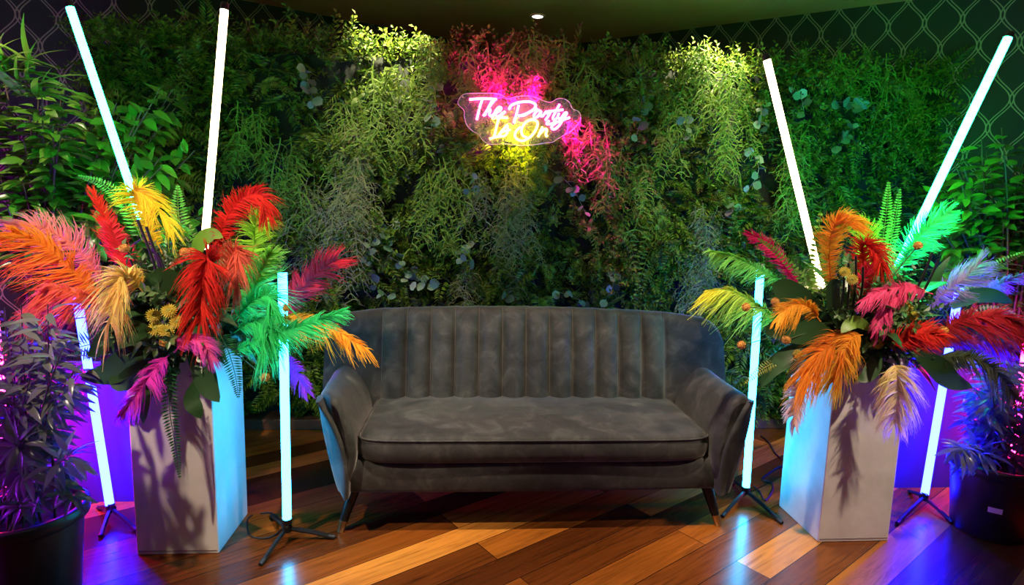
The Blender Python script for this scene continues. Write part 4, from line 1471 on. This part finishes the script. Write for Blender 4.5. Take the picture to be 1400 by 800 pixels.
for pts, w, mk in (([(240, 470, 2.0), (232, 430, 1.97), (215, 390, 1.95), (190, 375, 1.93)], 0.07, 'dark_leaf'), ([(250, 450, 2.0), (250, 410, 1.98), (225, 380, 1.95), (205, 380, 1.93)], 0.08, 'dark_leaf'),
                   ([(260, 480, 1.98), (275, 500, 1.95), (285, 530, 1.93), (300, 550, 1.92)], 0.07, 'dark_leaf'), ([(230, 490, 1.98), (210, 505, 1.95), (197, 540, 1.93), (196, 580, 1.92)], 0.055, 'dark_leaf'),
                   ([(210, 480, 2.0), (180, 490, 1.97), (150, 510, 1.95), (110, 515, 1.95)], 0.09, 'dark_leaf'), ([(220, 470, 2.0), (180, 455, 1.97), (150, 465, 1.95), (120, 490, 1.95)], 0.09, 'dark_leaf'),
                   ([(262, 360, 2.1), (275, 330, 2.1), (290, 320, 2.1), (305, 325, 2.08)], 0.05, 'lime_leaf'), ([(270, 520, 1.95), (262, 545, 1.93), (268, 560, 1.92), (275, 572, 1.92)], 0.05, 'dark_leaf'),
                   ([(215, 495, 1.98), (185, 510, 1.96), (165, 525, 1.95), (150, 515, 1.95)], 0.06, 'dark_leaf')):
    strap_leaf(LA, pts, w, mk)
for px0, py0, px1, py1 in ((225, 420, 188, 300), (228, 420, 200, 310), (232, 420, 207, 330), (236, 415, 215, 345), (190, 420, 145, 372), (195, 425, 160, 380), (205, 420, 178, 355)):
    mb = MB()
    mb.tube(smooth_path([at(px0, py0, 2.05), at((px0+px1)/2+4, (py0+py1)/2, 2.0), at(px1, py1, 1.98)], 10), np.linspace(0.0035, 0.0045, 10), 6)
    o = mb.build('dark_stalk', M['dark_stem'], LA)

# ---- right arrangement
RC = np.array([PR.location[0], PR.location[1], PH])
RA = thing('flower_arrangement', 'large arrangement of bright dyed feathers and ferns on the right plinth', 'flower arrangement', tuple(RC))
arrangement(RA, RC, None, None, 150)
F = lambda *a, **k: feather(RA, *a, **k)
F('green', 'bright green feather in front of the green tube', [(1215, 400, 2.12), (1238, 350, 2.13), (1268, 312, 2.14), (1300, 288, 2.15)], 0.10, 0.1, 1.0, 1.0, n=170, tip=0.45)
F('lime', 'lime green feather behind the orange plume', [(1180, 400, 2.2), (1185, 350, 2.2), (1185, 315, 2.2), (1165, 298, 2.2)], 0.085, 0.25, n=150)
F('orange', 'orange plume curling right at the top', [(1140, 410, 2.05), (1134, 355, 2.05), (1138, 315, 2.04), (1150, 300, 2.03), (1172, 303, 2.02)], 0.075, 0.25, n=190, tip=0.8)
F('red', 'red plume in the middle of the top', [(1190, 410, 2.08), (1182, 365, 2.07), (1180, 335, 2.05), (1195, 342, 2.03), (1208, 370, 2.0)], 0.085, 0.25, n=190)
F('crimson', 'crimson plume low in the centre', [(1180, 420, 2.05), (1180, 385, 2.04), (1188, 365, 2.03)], 0.06, 0.2, n=110)
F('fuchsia', 'deep pink feather pointing upper left', [(1098, 400, 2.1), (1070, 360, 2.1), (1045, 332, 2.1), (1022, 318, 2.1)], 0.05, 0.1, n=130, tip=0.4)
F('spring', 'green feather reaching far left at the top', [(1085, 395, 2.12), (1045, 372, 2.1), (1005, 352, 2.08), (970, 342, 2.06)], 0.08, 0.35, 1.0, 0.45, n=170, tip=0.4)
F('green_yellow', 'green feather with yellow tip drooping left', [(1075, 445, 2.1), (1040, 420, 2.07), (1000, 398, 2.05), (967, 398, 2.04)], 0.13, 0.45, 1.0, 0.35, n=200, tip=0.45)
F('amber', 'amber feather curling down at the left', [(1122, 440, 1.98), (1105, 420, 1.95), (1082, 418, 1.92), (1064, 435, 1.90)], 0.075, 0.4, n=180)
F('orange', 'big orange feather hanging over the plinth corner', [(1175, 462, 1.98), (1155, 462, 1.93), (1125, 480, 1.90), (1098, 512, 1.89)], 0.13, 0.4, 1.0, 0.8, n=240, tip=0.75)
F('amber', 'amber orange feather over the big orange one', [(1180, 458, 1.95), (1165, 462, 1.90), (1150, 490, 1.88), (1140, 520, 1.88)], 0.09, 0.3, n=170, tip=0.7)
F('blush', 'pale blush feather hanging at the plinth edge', [(1105, 515, 1.93), (1094, 528, 1.92), (1086, 555, 1.92), (1086, 582, 1.92)], 0.062, 0.15, n=140, tip=0.5)
F('cream', 'cream feather hanging over the plinth front', [(1222, 498, 1.93), (1226, 508, 1.90), (1228, 540, 1.89), (1224, 580, 1.89)], 0.115, 0.25, n=180, tip=0.5)
F('hot_pink', 'hot pink feather arching in the middle', [(1275, 402, 2.0), (1240, 392, 1.96), (1205, 398, 1.93), (1178, 412, 1.91)], 0.075, 0.32, 1.0, 0.6, n=200, tip=0.5)
F('hot_pink', 'hot pink feather drooping below the arch', [(1245, 405, 1.98), (1220, 410, 1.94), (1208, 430, 1.92), (1200, 450, 1.91)], 0.055, 0.3, n=110)
F('red', 'red feather pointing right at the front', [(1205, 470, 1.95), (1230, 462, 1.91), (1262, 456, 1.89), (1292, 462, 1.88)], 0.08, 0.15, 1.0, 1.0, n=190, tip=0.35)
F('dark_red', 'large dark red feather sweeping right', [(1265, 470, 2.02), (1310, 440, 2.0), (1360, 432, 1.98), (1405, 448, 1.96)], 0.14, 0.4, 0.7, 1.0, n=230)
F('violet', 'violet feather under the dark red one', [(1280, 470, 2.03), (1320, 465, 2.01), (1355, 468, 2.0), (1385, 480, 1.99)], 0.09, 0.3, n=150)
F('lavender', 'lavender feather pointing upper right', [(1265, 430, 2.12), (1290, 400, 2.12), (1320, 380, 2.12), (1340, 360, 2.12)], 0.10, 0.15, 1, 1, n=190, tip=0.6)
F('lavender', 'pale lavender feather beside the olive frond', [(1330, 410, 2.15), (1350, 395, 2.16), (1375, 385, 2.17), (1395, 378, 2.18)], 0.06, 0.2, n=100)
F('olive_dark', 'dark olive feather drooping at lower right', [(1275, 490, 1.98), (1320, 488, 1.96), (1360, 505, 1.95), (1388, 545, 1.95)], 0.09, 0.4, n=150)
frond_px(RA, [(1200, 400, 2.2), (1205, 340, 2.22), (1212, 290, 2.23), (1215, 247, 2.24)], 32, 'fern_bright', 'tall upright fern frond', 34)
frond_px(RA, [(1205, 400, 2.24), (1215, 345, 2.26), (1224, 300, 2.27), (1231, 256, 2.28)], 26, 'fern_bright', 'second upright fern frond behind the tall one', 34)
frond_px(RA, [(1310, 420, 2.15), (1335, 390, 2.15), (1365, 362, 2.15), (1405, 343, 2.15)], 30, 'fern_olive', 'olive fern frond reaching right', 32)
frond_px(RA, [(1095, 475, 1.98), (1070, 490, 1.97), (1042, 505, 1.96), (1018, 525, 1.95)], 26, 'fern_olive', 'olive fern frond pointing lower left', 28)
frond_px(RA, [(1130, 440, 2.1), (1122, 390, 2.1), (1117, 350, 2.1), (1122, 285, 2.1)], 44, 'lime_leaf', 'spiky pale green foliage spray', 22)
frond_px(RA, [(1120, 430, 2.08), (1095, 380, 2.08), (1062, 345, 2.08), (1035, 325, 2.08)], 16, 'lime_leaf', 'narrow pale green stem leaning left', 24)
frond_px(RA, [(1280, 470, 2.05), (1330, 430, 2.05), (1370, 425, 2.05), (1400, 440, 2.05)], 22, 'fern_olive', 'olive frond above the dark red feather', 26)
for px, py, y in ((1020, 420, 2.02), (1060, 413, 2.0), (1075, 465, 1.93), (1014, 472, 2.02), (1255, 336, 2.1), (1290, 452, 1.95)):
    ball_flower(RA, px, py, y, RC+np.array([0, 0, 0.1]))
for px, py in ((1155, 372), (1165, 382), (1090, 485), (1240, 420), (1200, 470), (1248, 432)):
    daisy(RA, px, py, 1.96, RC+np.array([0, -0.02, 0.1]), 0.022)
for pts, w, mk in (([(1150, 470, 2.0), (1110, 455, 1.98), (1070, 450, 1.96), (1045, 455, 1.96)], 0.10, 'dark_leaf'), ([(1150, 450, 2.0), (1140, 420, 1.99), (1140, 390, 1.98), (1150, 385, 1.97)], 0.045, 'dark_leaf'),
                   ([(1130, 470, 2.0), (1095, 480, 1.97), (1060, 500, 1.96), (1040, 530, 1.96)], 0.07, 'dark_leaf'), ([(1190, 450, 1.96), (1172, 440, 1.93), (1160, 445, 1.91), (1150, 455, 1.90)], 0.045, 'lime_leaf'),
                   ([(1250, 480, 2.0), (1280, 500, 1.98), (1300, 520, 1.97), (1330, 530, 1.97)], 0.08, 'dark_leaf'), ([(1260, 420, 2.1), (1275, 395, 2.1), (1285, 370, 2.1), (1300, 350, 2.1)], 0.03, 'dark_leaf'),
                   ([(1300, 420, 2.1), (1330, 405, 2.1), (1360, 405, 2.1), (1385, 415, 2.1)], 0.06, 'fern_dark'), ([(1200, 480, 1.97), (1195, 500, 1.94), (1185, 515, 1.93), (1170, 520, 1.93)], 0.05, 'dark_leaf'),
                   ([(1130, 440, 2.05), (1095, 410, 2.05), (1070, 395, 2.05), (1055, 390, 2.05)], 0.09, 'dark_leaf'), ([(1250, 470, 2.05), (1300, 460, 2.05), (1350, 460, 2.05), (1390, 470, 2.05)], 0.09, 'dark_leaf'),
                   ([(1260, 490, 2.02), (1285, 500, 2.0), (1310, 490, 2.0), (1330, 480, 2.0)], 0.07, 'dark_leaf')):
    strap_leaf(RA, pts, w, mk)
for px0, py0, px1, py1 in ((1150, 420, 1153, 365), (1158, 420, 1160, 360), (1166, 420, 1170, 350), (1174, 420, 1180, 365), (1245, 410, 1275, 345), (1250, 420, 1283, 355)):
    mb = MB()
    mb.tube(smooth_path([at(px0, py0, 2.04), at((px0+px1)/2+2, (py0+py1)/2, 2.0), at(px1, py1, 1.98)], 10), np.linspace(0.0045, 0.004, 10), 6)
    mb.build('dark_stalk', M['dark_stem'], RA)


# ------------------------------------------------------------------ cables
def cable(label, px, r=0.0035):
    pts = []
    for p in px:
        q = on_floor(p[0], p[1], r)
        if len(p) > 2:
            q[2] += p[2]
        pts.append(q)
    mb = MB()
    mb.tube(smooth_path(pts, 12*len(pts)), r, 8)
    o = mb.build('power_cable', M['rubber'])
    o['label'] = label
    o['category'] = 'cable'
    return o


cable('thin black cable on the floor beside the left plinth', [(345, 704), (338, 712), (342, 732), (362, 736), (378, 730), (388, 716), (372, 702), (356, 702)], 0.003)
cable('black cable coiled on the floor behind the right tripod', [(1030, 665), (1038, 672), (1046, 684), (1056, 670), (1054, 660), (1042, 655), (1062, 640), (1074, 634), (1060, 620), (1050, 604), (1040, 596)], 0.0045)
